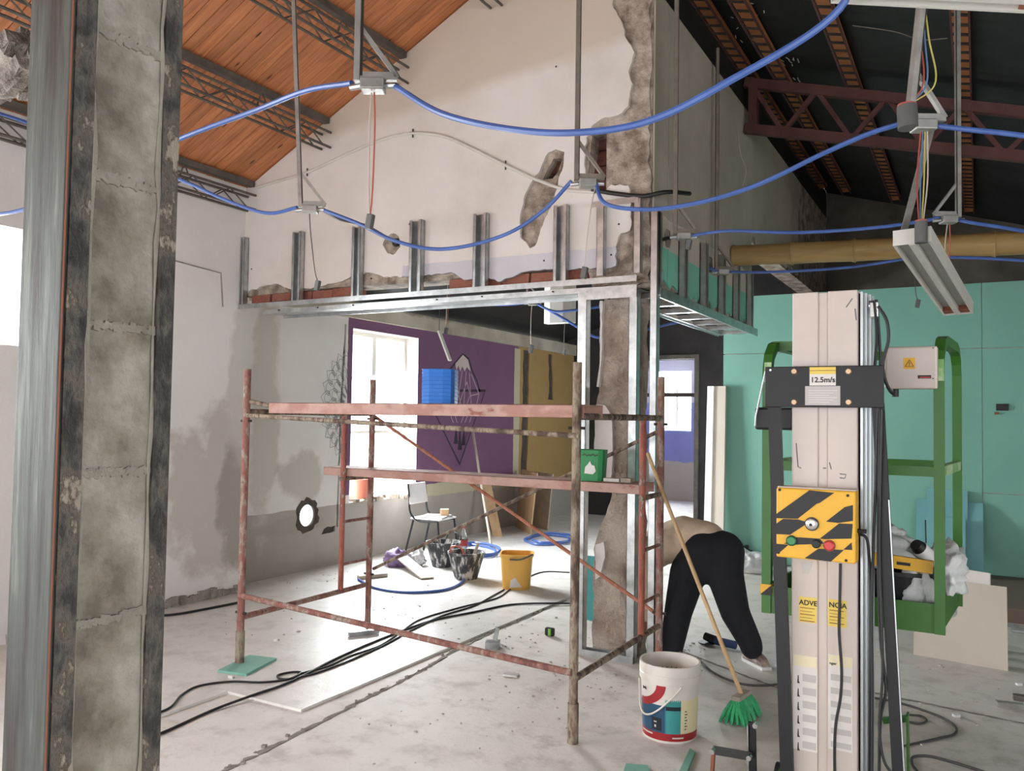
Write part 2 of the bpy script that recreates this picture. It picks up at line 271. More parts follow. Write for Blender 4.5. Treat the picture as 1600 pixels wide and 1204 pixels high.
# ---------- mesh builder
ROOTM = {}
class MB:
    def __init__(s): s.v = []; s.f = []
    def add(s, vs, fs):
        o = len(s.v); s.v += [Vector(p) for p in vs]; s.f += [tuple(i + o for i in f) for f in fs]; return s
    def box(s, x0, x1, y0, y1, z0, z1):
        return s.add([(x0, y0, z0), (x1, y0, z0), (x1, y1, z0), (x0, y1, z0), (x0, y0, z1), (x1, y0, z1), (x1, y1, z1), (x0, y1, z1)],
                     [(3, 2, 1, 0), (4, 5, 6, 7), (0, 1, 5, 4), (1, 2, 6, 5), (2, 3, 7, 6), (3, 0, 4, 7)])
    def obox(s, c, sx, sy, sz, rot=None):
        m = MB().box(-sx / 2, sx / 2, -sy / 2, sy / 2, -sz / 2, sz / 2); r = rot or Matrix.Identity(3)
        return s.add([Vector(c) + r @ p for p in m.v], m.f)
    def bar(s, a, b, w, h, up=(0, 0, 1)):
        a = Vector(a); b = Vector(b); d = (b - a).normalized(); u = Vector(up)
        if abs(d.dot(u)) > 0.98: u = Vector((0, 1, 0))
        sd = d.cross(u).normalized(); u = sd.cross(d).normalized()
        vs = [p + sd * (i * w / 2) + u * (j * h / 2) for p in (a, b) for i, j in ((-1, -1), (1, -1), (1, 1), (-1, 1))]
        return s.add(vs, [(0, 1, 2, 3), (7, 6, 5, 4), (0, 4, 5, 1), (1, 5, 6, 2), (2, 6, 7, 3), (3, 7, 4, 0)])
    def tube(s, pts, r, n=8, cap=True):
        pts = [Vector(p) for p in pts]; k = len(pts); rs = r if isinstance(r, (list, tuple)) else [r] * k
        d0 = (pts[1] - pts[0]).normalized(); u = Vector((0, 0, 1)) if abs(d0.z) < 0.9 else Vector((1, 0, 0))
        o = len(s.v)
        for i in range(k):
            d = (pts[min(i + 1, k - 1)] - pts[max(i - 1, 0)])
            if d.length < 1e-9: d = d0
            d.normalize(); sd = d.cross(u)
            if sd.length < 1e-6: sd = d.orthogonal()
            sd.normalize(); u = sd.cross(d).normalized()
            for q in range(n):
                t = 2 * math.pi * q / n; s.v.append(pts[i] + (sd * math.cos(t) + u * math.sin(t)) * rs[i])
        for i in range(k - 1):
            for q in range(n):
                a = o + i * n + q; b = o + i * n + (q + 1) % n; s.f.append((a, b, b + n, a + n))
        if cap:
            s.f.append(tuple(o + q for q in range(n))[::-1]); s.f.append(tuple(o + (k - 1) * n + q for q in range(n)))
        return s
    def lathe(s, prof, c=(0, 0, 0), n=24, sq=None, cap=False, ang=(0, 2 * math.pi)):
        c = Vector(c); o = len(s.v); full = abs(ang[1] - ang[0] - 2 * math.pi) < 1e-6; cols = n if full else n + 1
        for (r, z) in prof:
            for q in range(cols):
                t = ang[0] + (ang[1] - ang[0]) * q / n; x = math.cos(t); y = math.sin(t)
                if sq:
                    e = (abs(x) ** sq + abs(y) ** sq) ** (-1 / sq); x *= e; y *= e
                s.v.append(c + Vector((r * x, r * y, z)))
        for i in range(len(prof) - 1):
            for q in range(n):
                a = o + i * cols + q; b = o + i * cols + (q + 1) % cols; s.f.append((a, b, b + cols, a + cols))
        if cap:
            s.f.append(tuple(o + q for q in range(cols))[::-1])
        return s
    def prism(s, poly, holes, f0, f1):
        """poly and holes in 2-D; f0, f1 map a 2-D point to 3-D on the two faces"""
        loops = [poly] + list(holes); flat = [p for l in loops for p in l]
        tris = tessellate_polygon([[Vector((p[0], p[1], 0)) for p in l] for l in loops])
        n = len(flat); vs = [f0(*p) for p in flat] + [f1(*p) for p in flat]; fs = []
        for t in tris: fs.append(tuple(t)); fs.append(tuple(i + n for i in reversed(t)))
        k = 0
        for l in loops:
            m = len(l)
            for i in range(m): a = k + i; b = k + (i + 1) % m; fs.append((a, b, b + n, a + n))
            k += m
        return s.add(vs, fs)
    def rotz(s, c, a):
        r = Matrix.Rotation(a, 3, 'Z'); c = Vector(c); s.v = [c + r @ (p - c) for p in s.v]; return s
    def xf(s, M): s.v = [M @ p for p in s.v]; return s
    def jitter(s, amp, seed=0, freq=9):
        for i, p in enumerate(s.v): s.v[i] = p + noise.noise_vector(p * freq + Vector((seed, 0, 0))) * amp
        return s
    def build(s, name, mat, parent=None, smooth=False, bevel=0.0, fix=True):
        me = bpy.data.meshes.new(name); vs = s.v
        if parent is not None: 
            inv = ROOTM.get(parent.name, Matrix.Identity(4)).inverted(); vs = [inv @ p for p in vs]
        me.from_pydata([tuple(p) for p in vs], [], s.f); me.update()
        if fix:
            bm = bmesh.new(); bm.from_mesh(me); bmesh.ops.recalc_face_normals(bm, faces=bm.faces[:]); bm.to_mesh(me); bm.free()
        o = bpy.data.objects.new(name, me); COL.objects.link(o); me.materials.append(MATS[mat])
        if smooth:
            for p in me.polygons: p.use_smooth = True
            try:
                if smooth != 'all': me.set_sharp_from_angle(angle=math.radians(38))
            except Exception: pass
        if bevel:
            b = o.modifiers.new('edge', 'BEVEL'); b.width = bevel; b.segments = 2; b.limit_method = 'ANGLE'
        if parent is not None:
            o.parent = parent; ROOTM[o.name] = ROOTM.get(parent.name, Matrix.Identity(4))
        return o

def tag(o, label, cat=None, group=None, kind=None):
    o['label'] = label
    if cat: o['category'] = cat
    if group: o['group'] = group
    if kind: o['kind'] = kind
    return o
def thing(name, label, cat, loc=(0, 0, 0), rz=0.0, group=None, kind=None):
    o = bpy.data.objects.new(name, None); COL.objects.link(o); o.location = loc; o.rotation_euler = (0, 0, rz); o.empty_display_size = 0.1
    ROOTM[o.name] = Matrix.Translation(Vector(loc)) @ Matrix.Rotation(rz, 4, 'Z')
    return tag(o, label, cat, group, kind)
def struct(o, label): return tag(o, label, None, None, 'structure')
def text(name, body, size, M, mat, parent, extr=0.0006, align='LEFT'):
    c = bpy.data.curves.new(name, 'FONT'); c.body = body; c.size = size; c.extrude = extr; c.offset = size * 0.02; c.align_x = align
    tmp = bpy.data.objects.new(name, c); COL.objects.link(tmp); dg = bpy.context.evaluated_depsgraph_get()
    me = bpy.data.meshes.new_from_object(tmp.evaluated_get(dg)); bpy.data.objects.remove(tmp); bpy.data.curves.remove(c)
    me.materials.clear(); me.materials.append(MATS[mat]); o = bpy.data.objects.new(name, me); COL.objects.link(o); o.parent = parent
    o.matrix_local = ROOTM.get(parent.name, Matrix.Identity(4)).inverted() @ M
    return o
def frame_m(o, x, y):
    """matrix with given local x and y axes at o"""
    x = Vector(x).normalized(); y = Vector(y).normalized(); z = x.cross(y)
    return Matrix(((x.x, y.x, z.x, o[0]), (x.y, y.y, z.y, o[1]), (x.z, y.z, z.z, o[2]), (0, 0, 0, 1)))
def copy_part(o, name, parent, M=None):
    c = o.copy(); c.name = name; COL.objects.link(c); c.parent = parent
    if M is not None: c.matrix_local = M
    return c
def rag(pts, amp, step, seed=0, closed=True):
    rnd = random.Random(seed); out = []; n = len(pts)
    for i in range(n if closed else n - 1):
        a = Vector(pts[i]).to_2d(); b = Vector(pts[(i + 1) % n]).to_2d(); L = (b - a).length; k = max(1, int(L / step)); nn = Vector((-(b - a).y, (b - a).x)) / max(L, 1e-6)
        for j in range(k):
            p = a + (b - a) * (j / k)
            if j: p = p + nn * rnd.uniform(-amp, amp)
            out.append((p.x, p.y))
    if not closed: out.append(tuple(Vector(pts[-1]).to_2d()))
    return out
def bez(pts, n=10):
    """centripetal Catmull-Rom through points"""
    P = [Vector(p) for p in pts]; P = [P[0] * 2 - P[1]] + P + [P[-1] * 2 - P[-2]]; out = []
    for i in range(1, len(P) - 2):
        a, b, c, d = P[i - 1:i + 3]
        t1 = max(1e-4, (b - a).length ** 0.5); t2 = t1 + max(1e-4, (c - b).length ** 0.5); t3 = t2 + max(1e-4, (d - c).length ** 0.5)
        for k in range(n):
            t = t1 + (t2 - t1) * k / n
            A1 = a * ((t1 - t) / t1) + b * (t / t1); A2 = b * ((t2 - t) / (t2 - t1)) + c * ((t - t1) / (t2 - t1)); A3 = c * ((t3 - t) / (t3 - t2)) + d * ((t - t2) / (t3 - t2))
            B1 = A1 * ((t2 - t) / t2) + A2 * (t / t2); B2 = A2 * ((t3 - t) / (t3 - t1)) + A3 * ((t - t1) / (t3 - t1))
            out.append(B1 * ((t2 - t) / (t2 - t1)) + B2 * ((t - t1) / (t2 - t1)))
    out.append(P[-2]); return out
def ribbon(mb, pts, wd, mp, closed=False):
    P = [Vector(p).to_2d() for p in pts]; n = len(P); L = []; Rr = []
    for i in range(n):
        a = P[(i - 1) % n] if (closed or i) else P[i]; b = P[(i + 1) % n] if (closed or i < n - 1) else P[i]
        d = (b - a); d = d.normalized() if d.length else Vector((1, 0)); q = Vector((-d.y, d.x)) * wd / 2
        L.append(P[i] + q); Rr.append(P[i] - q)
    vs = [mp(*p) for p in L] + [mp(*p) for p in Rr]; fs = [(i, (i + 1) % n, n + (i + 1) % n, n + i) for i in range(n if closed else n - 1)]
    return mb.add(vs, fs)
R_ = random.Random(7)
# ------------------------------------------------------------------ the setting
GY = 5.42            # front face of the gable wall
LXF, LXB = -5.92, -6.15   # left wall: front room, back room
CX = -1.985          # face of the cement wall
SCR = 0.015          # raised screed
def gz(x): return 3.75 + 0.504 * (x + 5.9)          # left roof underside
def rz_(x): return 5.0 - 0.296 * (x + 1.96)          # right roof underside

floor = struct(MB().box(-8, 5, -5, 18, -0.2, 0).build('floor', 'floor'), 'dusty grey concrete floor of the building site')
scr = MB().prism([(-3.28, 3.5), (-3.28, 13.1), (-6.17, 13.1), (-6.17, 5.5), (LXF, 5.5), (LXF, -3.9), (-3.86, -3.9), (-3.86, 3.5)][::-1], [],
                 lambda x, y: V(x, y, 0), lambda x, y: V(x, y, SCR)).build('screed', 'floor_slab', floor)
ck = MB(); rr = random.Random(3)
pts = [fl(330, 1215), fl(440, 1160), fl(560, 1098), fl(640, 1058), fl(740, 1002), fl(800, 975), fl(886, 938)]
P2 = bez([(p.x, p.y, 0) for p in pts], 14)
L = [V(p.x - rr.uniform(0.002, 0.03), p.y, 0.003) for p in P2]; Rr = [V(p.x + rr.uniform(0.002, 0.016), p.y, 0.003) for p in P2]
n = len(P2); ck.add(L + Rr, [(i, i + 1, n + i + 1, n + i) for i in range(n - 1)])
for p in P2:
    if rr.random() < 0.45:
        s = rr.uniform(0.005, 0.014); ck.obox((p.x + rr.uniform(-0.04, 0.02), p.y + rr.uniform(-0.02, 0.02), s * 0.3), s * 2, s * 1.5, s, Matrix.Rotation(rr.uniform(0, 3), 3, 'Z'))
ck.jitter(0.006, 1, 30).build('crack', 'crack', floor)
for k, (a, b) in enumerate((((1060, 1015), (1215, 1075)), ((1330, 1075), (1600, 1130)))):
    q = MB(); A = fl(*a); B = fl(*b); pp = [A.lerp(B, i / 24) for i in range(25)]
    q.add([V(p.x, p.y - rr.uniform(0.004, 0.02), 0.002) for p in pp] + [V(p.x, p.y + rr.uniform(0.004, 0.02), 0.002) for p in pp], [(i, i + 1, 26 + i, 25 + i) for i in range(24)])
    q.build('crack', 'crack', floor)

# --- left wall of the front room
mpX = lambda x: (lambda y, z: V(x, y, z))
mpY = lambda y: (lambda x, z: V(x, y, z))
lw_holes = [[(2.2, 2.1), (3.47, 2.1), (3.47, 2.93), (2.2, 2.93)], [(-0.3, 1.0), (1.1, 1.0), (1.1, 2.93), (-0.3, 2.93)], [(-3.0, 1.0), (-1.4, 1.0), (-1.4, 2.93), (-3.0, 2.93)]]
wl = struct(MB().prism([(-4, 0), (5.46, 0), (5.46, 3.8), (-4, 3.8)], lw_holes, mpX(LXF), mpX(-6.3)).build('wall_left', 'left_wall_front'), 'white plastered side wall with grey patches, window high up')
pl = MB()
for i in range(46):
    y = 3.4 + i * 0.045; pl.obox((LXF + 0.012, y, SCR + R_.uniform(0.02, 0.05)), R_.uniform(0.02, 0.05), 0.05, R_.uniform(0.04, 0.1))
pl.jitter(0.012, 4, 25).build('broken_plinth', 'crack', wl)
MB().tube([V(LXF + 0.006, 4.6, 2.93), V(LXF + 0.006, 5.15, 2.9), V(LXF + 0.006, 5.18, 2.6)], 0.006, 5).build('chase_line', 'crack', wl)

def window(n, label, ax, c, h0, h1, z0, z1, xs, zs, depth=0.05, fw=0.05):
    """c: plane of the sash; ax the wall normal axis; xs, zs = mullion and transom positions"""
    root = thing('window_%d' % n, label, None, (0, 0, 0)); del root['label']; struct(root, label)
    def bx(m, a0, a1, b0, b1, d=depth):
        return m.box(c - d / 2, c + d / 2, a0, a1, b0, b1) if ax == 0 else m.box(a0, a1, c - d / 2, c + d / 2, b0, b1)
    f = MB(); bx(f, h0, h1, z0, z0 + fw); bx(f, h0, h1, z1 - fw, z1); bx(f, h0, h0 + fw, z0 + fw, z1 - fw); bx(f, h1 - fw, h1, z0 + fw, z1 - fw)
    f.build('window_frame', 'white_paint', root)
    for x, wd in xs: bx(MB(), x - wd / 2, x + wd / 2, z0 + fw, z1 - fw, depth * 0.9).build('mullion', 'white_paint', root)
    hx = [h0 + fw] + [v for x, wd in xs for v in (x - wd / 2, x + wd / 2)] + [h1 - fw]
    for i in range(0, len(hx), 2):
        zz = [z0 + fw] + [v for z in zs for v in (z - 0.018, z + 0.018)] + [z1 - fw]
        for z in zs: bx(MB(), hx[i], hx[i + 1], z - 0.018, z + 0.018, depth * 0.7).build('glazing_bar', 'white_paint', root)
        for j in range(0, len(zz), 2): bx(MB(), hx[i], hx[i + 1], zz[j], zz[j + 1], 0.006).build('pane', 'glass', root)
    return root
window(1, 'small high window half hidden behind the steel and concrete column', 0, -6.22, 2.2, 3.47, 2.1, 2.93, [(2.84, 0.05)], [2.5])
window(2, 'unseen tall window added beside the photographer to let in light', 0, -6.22, -0.3, 1.1, 1.0, 2.93, [(0.4, 0.06)], [1.6, 2.3])  # added out of view as a way in for light
window(3, 'unseen tall window added behind the photographer to let in light', 0, -6.22, -3.0, -1.4, 1.0, 2.93, [(-2.2, 0.06)], [1.6, 2.3])  # second added window, there only for the light

# --- left wall of the back room: core, plaster skin with cut chases, ring beam
circ = lambda cy, cz, ry, rz, n=20, j=0.0, sd=1: [(cy + math.cos(2 * math.pi * k / n) * ry * (1 + random.Random(sd * 100 + k).uniform(-j, j)), cz + math.sin(2 * math.pi * k / n) * rz * (1 + random.Random(sd * 77 + k).uniform(-j, j))) for k in range(n)]
WIN = [(7.24, 0.67), (8.5, 0.67), (8.5, 2.63), (7.24, 2.63)]
hole = at(480, 805, 0, LXB)
wb = struct(MB().prism([(5.46, 0), (13.1, 0), (13.1, 2.9), (5.46, 2.9)], [WIN, circ(hole.y, hole.z, 0.42, 0.42)], mpX(-6.18), mpX(-6.42)).build('wall_side', 'crack'), 'painted side wall of the back room: white, purple and ochre')
g1 = rag([(7.035, 0.42), (7.065, 0.42), (7.085, 1.5), (7.13, 2.66), (7.1, 2.66), (7.05, 1.5)], 0.006, 0.1, 5)
g2 = rag([(11.24, 0.72), (11.44, 0.72), (11.46, 2.7), (11.26, 2.7)], 0.02, 0.12, 6)
g3 = rag([(12.12, 2.7), (12.16, 2.1), (12.12, 1.95), (12.32, 1.95), (12.3, 2.15), (12.26, 2.7)], 0.015, 0.12, 8)
g4 = rag([(6.8, 0.36), (7.02, 0.38), (7.02, 0.44), (6.84, 0.42)], 0.012, 0.05, 9)
skin = MB().prism([(5.46, 0), (13.1, 0), (13.1, 2.76), (5.46, 2.76)], [WIN, circ(hole.y, hole.z, 0.115, 0.115, 28), g1, g2, g3, g4], mpX(LXB), mpX(-6.18)).build('plaster', 'left_wall_back', wb)
MB().prism(circ(hole.y, hole.z, 0.17, 0.185, 26, 0.14), [circ(hole.y, hole.z, 0.114, 0.114, 28)], mpX(LXB + 0.004), mpX(LXB - 0.02)).build('mortar_ring', 'chase_dark', wb)
for (a0, a1, z0, z1) in ((7.0, 7.16, 0.4, 2.7), (6.78, 7.05, 0.34, 0.46), (11.2, 11.5, 0.7, 2.72), (12.08, 12.36, 1.9, 2.72)):
    MB().box(-6.179, -6.172, a0, a1, z0, z1).build('chase_bottom', 'chase_dark', wb)
for (a0, a1, z0, z1) in ((7.24, 7.245, 0.67, 2.63), (8.495, 8.5, 0.67, 2.63)): MB().box(-6.4, -6.152, a0, a1, z0, z1).build('window_reveal', 'white_paint', wb)  # white lining stands in for the sunlit glare on the reveals
MB().box(-6.4, -6.152, 7.245, 8.495, 2.625, 2.63).build('window_reveal', 'white_paint', wb)  # same white stand-in for glare along the top
MB().box(-6.42, -6.10, 5.7, 13.1, 2.74, 2.92).jitter(0.01, 3, 3).build('ring_beam', 'ring_beam', wb)
window(4, 'tall bright window with broken panes beside the purple wall', 0, -6.36, 7.24, 8.5, 0.67, 2.63, [(7.86, 0.07)], [1.45, 2.08])
sill = MB()
for i in range(22):
    sill.obox((-6.2 + R_.uniform(-0.06, 0.05), 7.3 + i * 0.055, 0.66 + R_.uniform(0, 0.02)), 0.09, 0.07, R_.uniform(0.03, 0.06), Matrix.Rotation(R_.uniform(-0.4, 0.4), 3, 'X'))
sill.jitter(0.012, 2, 20).build('broken_sill', 'core', wb)

# --- gable wall above the wide opening
def G(px, py): p = at(px, py, 1, GY); return (p.x, p.z)
bottom = [(388, 455), (410, 447), (432, 443), (455, 452), (490, 449), (530, 440), (552, 430), (575, 425), (600, 433), (640, 432), (690, 428), (705, 425), (725, 437), (760, 432), (778, 440), (800, 433), (815, 425), (850, 420), (880, 424), (900, 420), (930, 418), (945, 420), (962, 415)]
right = [(962, 385), (970, 364), (984, 360), (987, 345), (984, 310), (982, 290), (955, 288), (945, 301), (928, 300), (914, 285), (913, 250), (916, 215), (925, 196), (945, 183), (965, 180), (982, 165), (988, 130), (982, 112), (991, 82), (978, 60), (972, 35), (958, 12), (956, -60)]
ol = rag([G(*p) for p in bottom + right], 0.008, 0.03, 2, closed=False)
xr = ol[-1][0]
outl = [(LXF - 0.02, 2.74)] + ol + [(xr, gz(xr) - 0.02), (LXF - 0.02, gz(LXF) - 0.02)]
patch = rag([G(*p) for p in [(857, 238), (868, 233), (882, 237), (880, 260), (872, 285), (866, 310), (852, 340), (843, 365), (836, 384), (828, 388), (822, 378), (813, 370), (812, 340), (818, 310), (828, 288), (843, 268), (850, 250)]], 0.007, 0.03, 3)
hx, hz = G(612, 381)
outc = [(LXF - 0.02, 2.735), (-5.0, 2.745), (-4.0, 2.735), (-3.0, 2.745), (-2.46, 2.735)] + rag([(-2.42, 2.6), (CX, 2.6), (CX - 0.01, 4.0), (CX, gz(CX) - 0.02)], 0.018, 0.06, 9, closed=False) + [(LXF - 0.02, gz(LXF) - 0.02)]
cav1 = [G(*p) for p in [(846, 279), (853, 262), (862, 246), (877, 244), (871, 266), (861, 277)]]
cav2 = [G(*p) for p in [(924, 209), (946, 205), (946, 250), (944, 298), (922, 300), (917, 280)]]
cav3 = circ(*G(617, 378), 0.035, 0.04, 10)
wg = struct(MB().prism(outc, [cav1, cav2, cav3], mpY(GY + 0.028), mpY(5.68)).jitter(0.012, 5, 14).build('wall_back', 'core'), 'white gable wall with broken plaster above the wide opening')
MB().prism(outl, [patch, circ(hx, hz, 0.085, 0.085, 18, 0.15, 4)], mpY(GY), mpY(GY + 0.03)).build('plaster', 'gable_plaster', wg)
# exposed bricks: along the broken lower edge and inside the cavities
br = None; x = -5.86; k = 0
while x < -2.62:
    if not (-4.75 < x < -3.85):
        z0 = 2.667 + R_.uniform(-0.004, 0.004); dy = R_.uniform(0, 0.02)
        if br is None:
            br = MB().box(-0.116, 0.116, -0.09, 0.09, -0.036, 0.036).jitter(0.008, 2, 20).build('brick', 'brick_red', wg, bevel=0.004); b = br
        else: b = copy_part(br, 'brick', wg)
        b.location = (x + 0.12, GY + 0.13 + dy, z0 + 0.036)
    x += 0.243; k += 1
bd = None
for (cx_, cz_) in [G(935, 215), G(935, 240), G(935, 262), G(935, 285), G(862, 256), G(866, 268)]:
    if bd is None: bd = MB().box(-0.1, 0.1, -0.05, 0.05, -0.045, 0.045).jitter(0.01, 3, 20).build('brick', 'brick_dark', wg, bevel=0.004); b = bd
    else: b = copy_part(bd, 'brick', wg)
    b.location = (cx_ + R_.uniform(-0.02, 0.02), GY + 0.17 + R_.uniform(-0.02, 0.03), cz_)
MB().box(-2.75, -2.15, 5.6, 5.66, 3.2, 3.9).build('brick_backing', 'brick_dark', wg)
MB().tube([V(G(617, 378)[0], GY + 0.006, G(617, 378)[1]), V(G(617, 378)[0], GY + 0.2, G(617, 378)[1])], 0.034, 12).build('pipe_mouth', 'black', wg)
for (px, py) in [(868, 211), (869, 104), (850, 407), (955, 398), (967, 350), (640, 350), (393, 420), (580, 435)]:
    x_, z_ = G(px, py); MB().tube([V(x_, GY - 0.002, z_), V(x_, GY + 0.004, z_)], 0.008, 6).build('drill_hole', 'dark_rod', wg)

# --- bare masonry pillar under the corner
left_px = [(0, 931), (0.25, 931), (0.5, 930), (0.75, 932), (0.95, 944), (1.1, 955), (1.3, 957), (1.5, 946), (1.7, 932), (1.9, 938), (2.1, 942), (2.4, 941), (2.62, 940)]
pm = MB(); rings = []; NZ = 54
for i in range(NZ + 1):
    z = 2.62 * i / NZ; j = 0
    while left_px[j + 1][0] < z - 1e-6: j += 1
    t = (z - left_px[j][0]) / (left_px[j + 1][0] - left_px[j][0]); lp = left_px[j][1] * (1 - t) + left_px[j + 1][1] * t
    xl = at(lp, 800, 1, 5.5).x; xr_ = -2.085; ring = []
    for (a, b) in [(0, 0), (.33, 0), (.66, 0), (1, 0), (1, .5), (1, 1), (.66, 1), (.33, 1), (0, 1), (0, .5)]:
        p = V(xl + (xr_ - xl) * a, 5.47 + 0.22 * b, z)
        nz_ = noise.noise_vector(p * 4) * 0.022 + noise.noise_vector(p * 14) * 0.014
        ring.append(p + V(nz_.x, nz_.y, 0))
    rings.append(ring)
vs = [p for r in rings for p in r]; fs = [(i * 10 + q, i * 10 + (q + 1) % 10, (i + 1) * 10 + (q + 1) % 10, (i + 1) * 10 + q) for i in range(NZ) for q in range(10)]
pil = struct(pm.add(vs, fs).build('pillar', 'pillar_stone'), 'rough stripped masonry pillar inside the galvanised frame')
for k, pp in enumerate(([(932, 632), (946, 633), (957, 650), (958, 700), (957, 740), (948, 762), (932, 756), (929, 700)], [(931, 850), (944, 846), (946, 870), (938, 900), (931, 905)], [(938, 470), (942, 470), (941, 560), (936, 604), (933, 604), (938, 560)])):
    P = [at(p[0], p[1], 1, 5.445) for p in pp]
    MB().prism(rag([(p.x, p.z) for p in P], 0.004, 0.03, k), [], mpY(5.435), mpY(5.52)).build('plaster_patch', 'plaster_white', pil)

# --- cement-board wall running back from the corner
wc = struct(MB().prism([(5.47, 2.57), (8.35, 2.57), (8.35, 3.45), (13.1, 3.45), (13.1, 4.72), (5.47, 4.72)], [], mpX(CX), mpX(-2.2)).build('wall_right', 'core'), 'grey cement-board wall with a mint band above the opening')
ys = [5.47, 5.78, 7.08, 8.35, 9.6, 10.8]
for i in range(5):
    a, b = ys[i] + 0.009, ys[i + 1] - 0.009; zb = 2.6 if b < 8.4 else 3.46
    bot = rag([(a, zb + 0.03), (b, zb + 0.03)], 0.035, 0.05, 20 + i, closed=False)
    MB().prism(bot + [(b, 4.7), (a, 4.7)], [], mpX(CX + 0.014), mpX(CX + 0.001)).build('cement_panel', 'cement', wc)
for (px, py) in [(1040, 372), (1107, 413)]:
    p = at(px, py, 0, CX); MB().prism(circ(p.y, p.z, 0.07, 0.07, 14, 0.25, 3), [], mpX(CX + 0.013), mpX(CX + 0.017)).build('broken_patch', 'grey_stub', wc)

# --- mint plasterboard partition, built of single boards
wt = struct(MB().box(-2.66, 5.0, 9.93, 10.03, 0, 3.12).build('wall_partition', 'galv_dull'), 'mint-green plasterboard partition, three metres high')
for (x0, x1, z0, z1) in [(-2.67, -1.17, 0.01, 2.44), (-2.67, -1.17, 2.45, 3.13), (-1.165, 0.03, 0.01, 2.44), (-1.165, 0.03, 2.45, 3.13), (0.035, 1.23, 0.01, 0.94), (0.035, 1.23, 0.95, 2.44), (0.035, 1.23, 2.45, 3.13), (1.235, 2.43, 0.01, 2.44), (1.235, 2.43, 2.45, 3.13), (2.435, 4.9, 0.01, 3.13)]:
    MB().box(x0, x1, 9.905, 9.928, z0, z1).build('plasterboard', 'teal_board', wt)
sw = at(1566, 636, 1, 9.9)
MB().box(sw.x - 0.055, sw.x + 0.055, 9.885, 9.91, sw.z - 0.035, sw.z + 0.035).build('socket_box', 'black', wt, bevel=0.005)
MB().box(sw.x - 0.07, sw.x - 0.03, 9.89, 9.91, sw.z - 0.075, sw.z - 0.05).build('loose_screw', 'rust_brown', wt)

# --- dark end wall with doorway, room beyond
D0, D1, DZ = -4.95, -3.95, 2.64
we = struct(MB().prism([(-6.4, 0), (D0, 0), (D0, DZ), (D1, DZ), (D1, 0), (-2.0, 0), (-2.0, 4.6), (-6.4, 4.6)], [], mpY(13.1), mpY(13.3)).build('wall_end', 'dark_wall'), 'black-painted end wall with a doorway')
dr = thing('door_1', '', None); struct(dr, 'grey door frame without a door leaf in the black wall')
MB().box(D1 - 0.04, D1 + 0.03, 13.06, 13.32, 0, DZ).build('door_jamb', 'truss_grey', dr); MB().box(D0 - 0.03, D0 + 0.04, 13.06, 13.32, 0, DZ).build('door_jamb', 'truss_grey', dr)
MB().box(D0 - 0.03, D1 + 0.03, 13.06, 13.32, DZ, DZ + 0.07).build('door_head', 'truss_grey', dr)
MB().box(D0 + 0.04, D1 - 0.04, 13.2, 13.24, 2.03, 2.09).build('transom_bar', 'dark_rod', dr)
fw_ = struct(MB().prism([(-7, 0), (-2, 0), (-2, 3), (-7, 3)], [[(-5.8, 1.43), (-5.1, 1.43), (-5.1, 2.65), (-5.8, 2.65)]], mpY(16.5), mpY(16.75)).build('wall_far', 'far_room'), 'blue and white wall of the room beyond the doorway')
MB().box(-6.4, -2.0, 13.3, 16.5, 2.95, 3.05).build('ceiling_panel', 'far_room', fw_)
MB().box(-6.5, -6.4, 13.3, 16.5, 0, 3).build('return_wall', 'far_room', fw_); MB().box(-2.9, -2.8, 13.3, 16.5, 0, 3).build('return_wall', 'far_room', fw_)
window(5, 'bright window of the far room seen through the doorway', 1, 16.68, -5.8, -5.1, 1.43, 2.65, [(-5.45, 0.05)], [2.2])
# far wall above and behind the mint partition, closing walls of the hall
struct(MB().box(-2.0, 5.0, 13.1, 13.3, 0, 5.2).build('wall_hall', 'hall_wall'), 'dim rough wall high up behind the mint partition')
struct(MB().prism([(-4, 0), (13.1, 0), (13.1, 3.4), (-4, 3.4)], [[(-3.4, 0.7), (1.8, 0.7), (1.8, 3.15), (-3.4, 3.15)]], mpX(4.9), mpX(5.0)).build('wall_outer', 'plaster_white'), 'unseen wall of the hall with an opening added for daylight')  # large opening added so side daylight reaches the hall
struct(MB().prism([(0.4, 0), (5, 0), (5, 3.4), (0.3, 4.4), (-1.98, 5.7), (-6.3, 3.55), (-6.3, 0), (-5.4, 0), (-5.4, 2.4), (0.4, 2.4)], [], mpY(-4.0), mpY(-4.2)).build('wall_front', 'plaster_white'), 'unseen front wall with an opening added behind the photographer to let in daylight')  # opening is invented, sized for how much daylight it admits

# --- roofs
cl = MB(); 
y0, y1 = -4.1, 5.7; xa, xb = -6.35, -1.99
cl.add([V(xa, y0, gz(xa) + 0.02), V(xb, y0, gz(xb) + 0.02), V(xb, y1, gz(xb) + 0.02), V(xa, y1, gz(xa) + 0.02), V(xa, y0, gz(xa) + 0.1), V(xb, y0, gz(xb) + 0.1), V(xb, y1, gz(xb) + 0.1), V(xa, y1, gz(xa) + 0.1)],
       [(3, 2, 1, 0), (4, 5, 6, 7), (0, 1, 5, 4), (1, 2, 6, 5), (2, 3, 7, 6), (3, 0, 4, 7)])
ceil = struct(cl.build('ceiling', 'pine'), 'sloping ceiling of varnished pine boards')
pk = None; y = 0.3
while y < 5.42:
    if pk is None:
        pk = MB(); pv = [V(x, yy, gz(x) + dz) for dz in (0.0, 0.018) for (x, yy) in ((xa + 0.4, -0.046), (xb, -0.046), (xb, 0.046), (xa + 0.4, 0.046))]
        pk = pk.add(pv, [(3, 2, 1, 0), (4, 5, 6, 7), (0, 1, 5, 4), (1, 2, 6, 5), (2, 3, 7, 6), (3, 0, 4, 7)]).build('plank', 'pine', ceil, bevel=0.004); b = pk
    else: b = copy_part(pk, 'plank', ceil)
    b.location = (0, y, R_.uniform(-0.002, 0.002)); y += 0.098
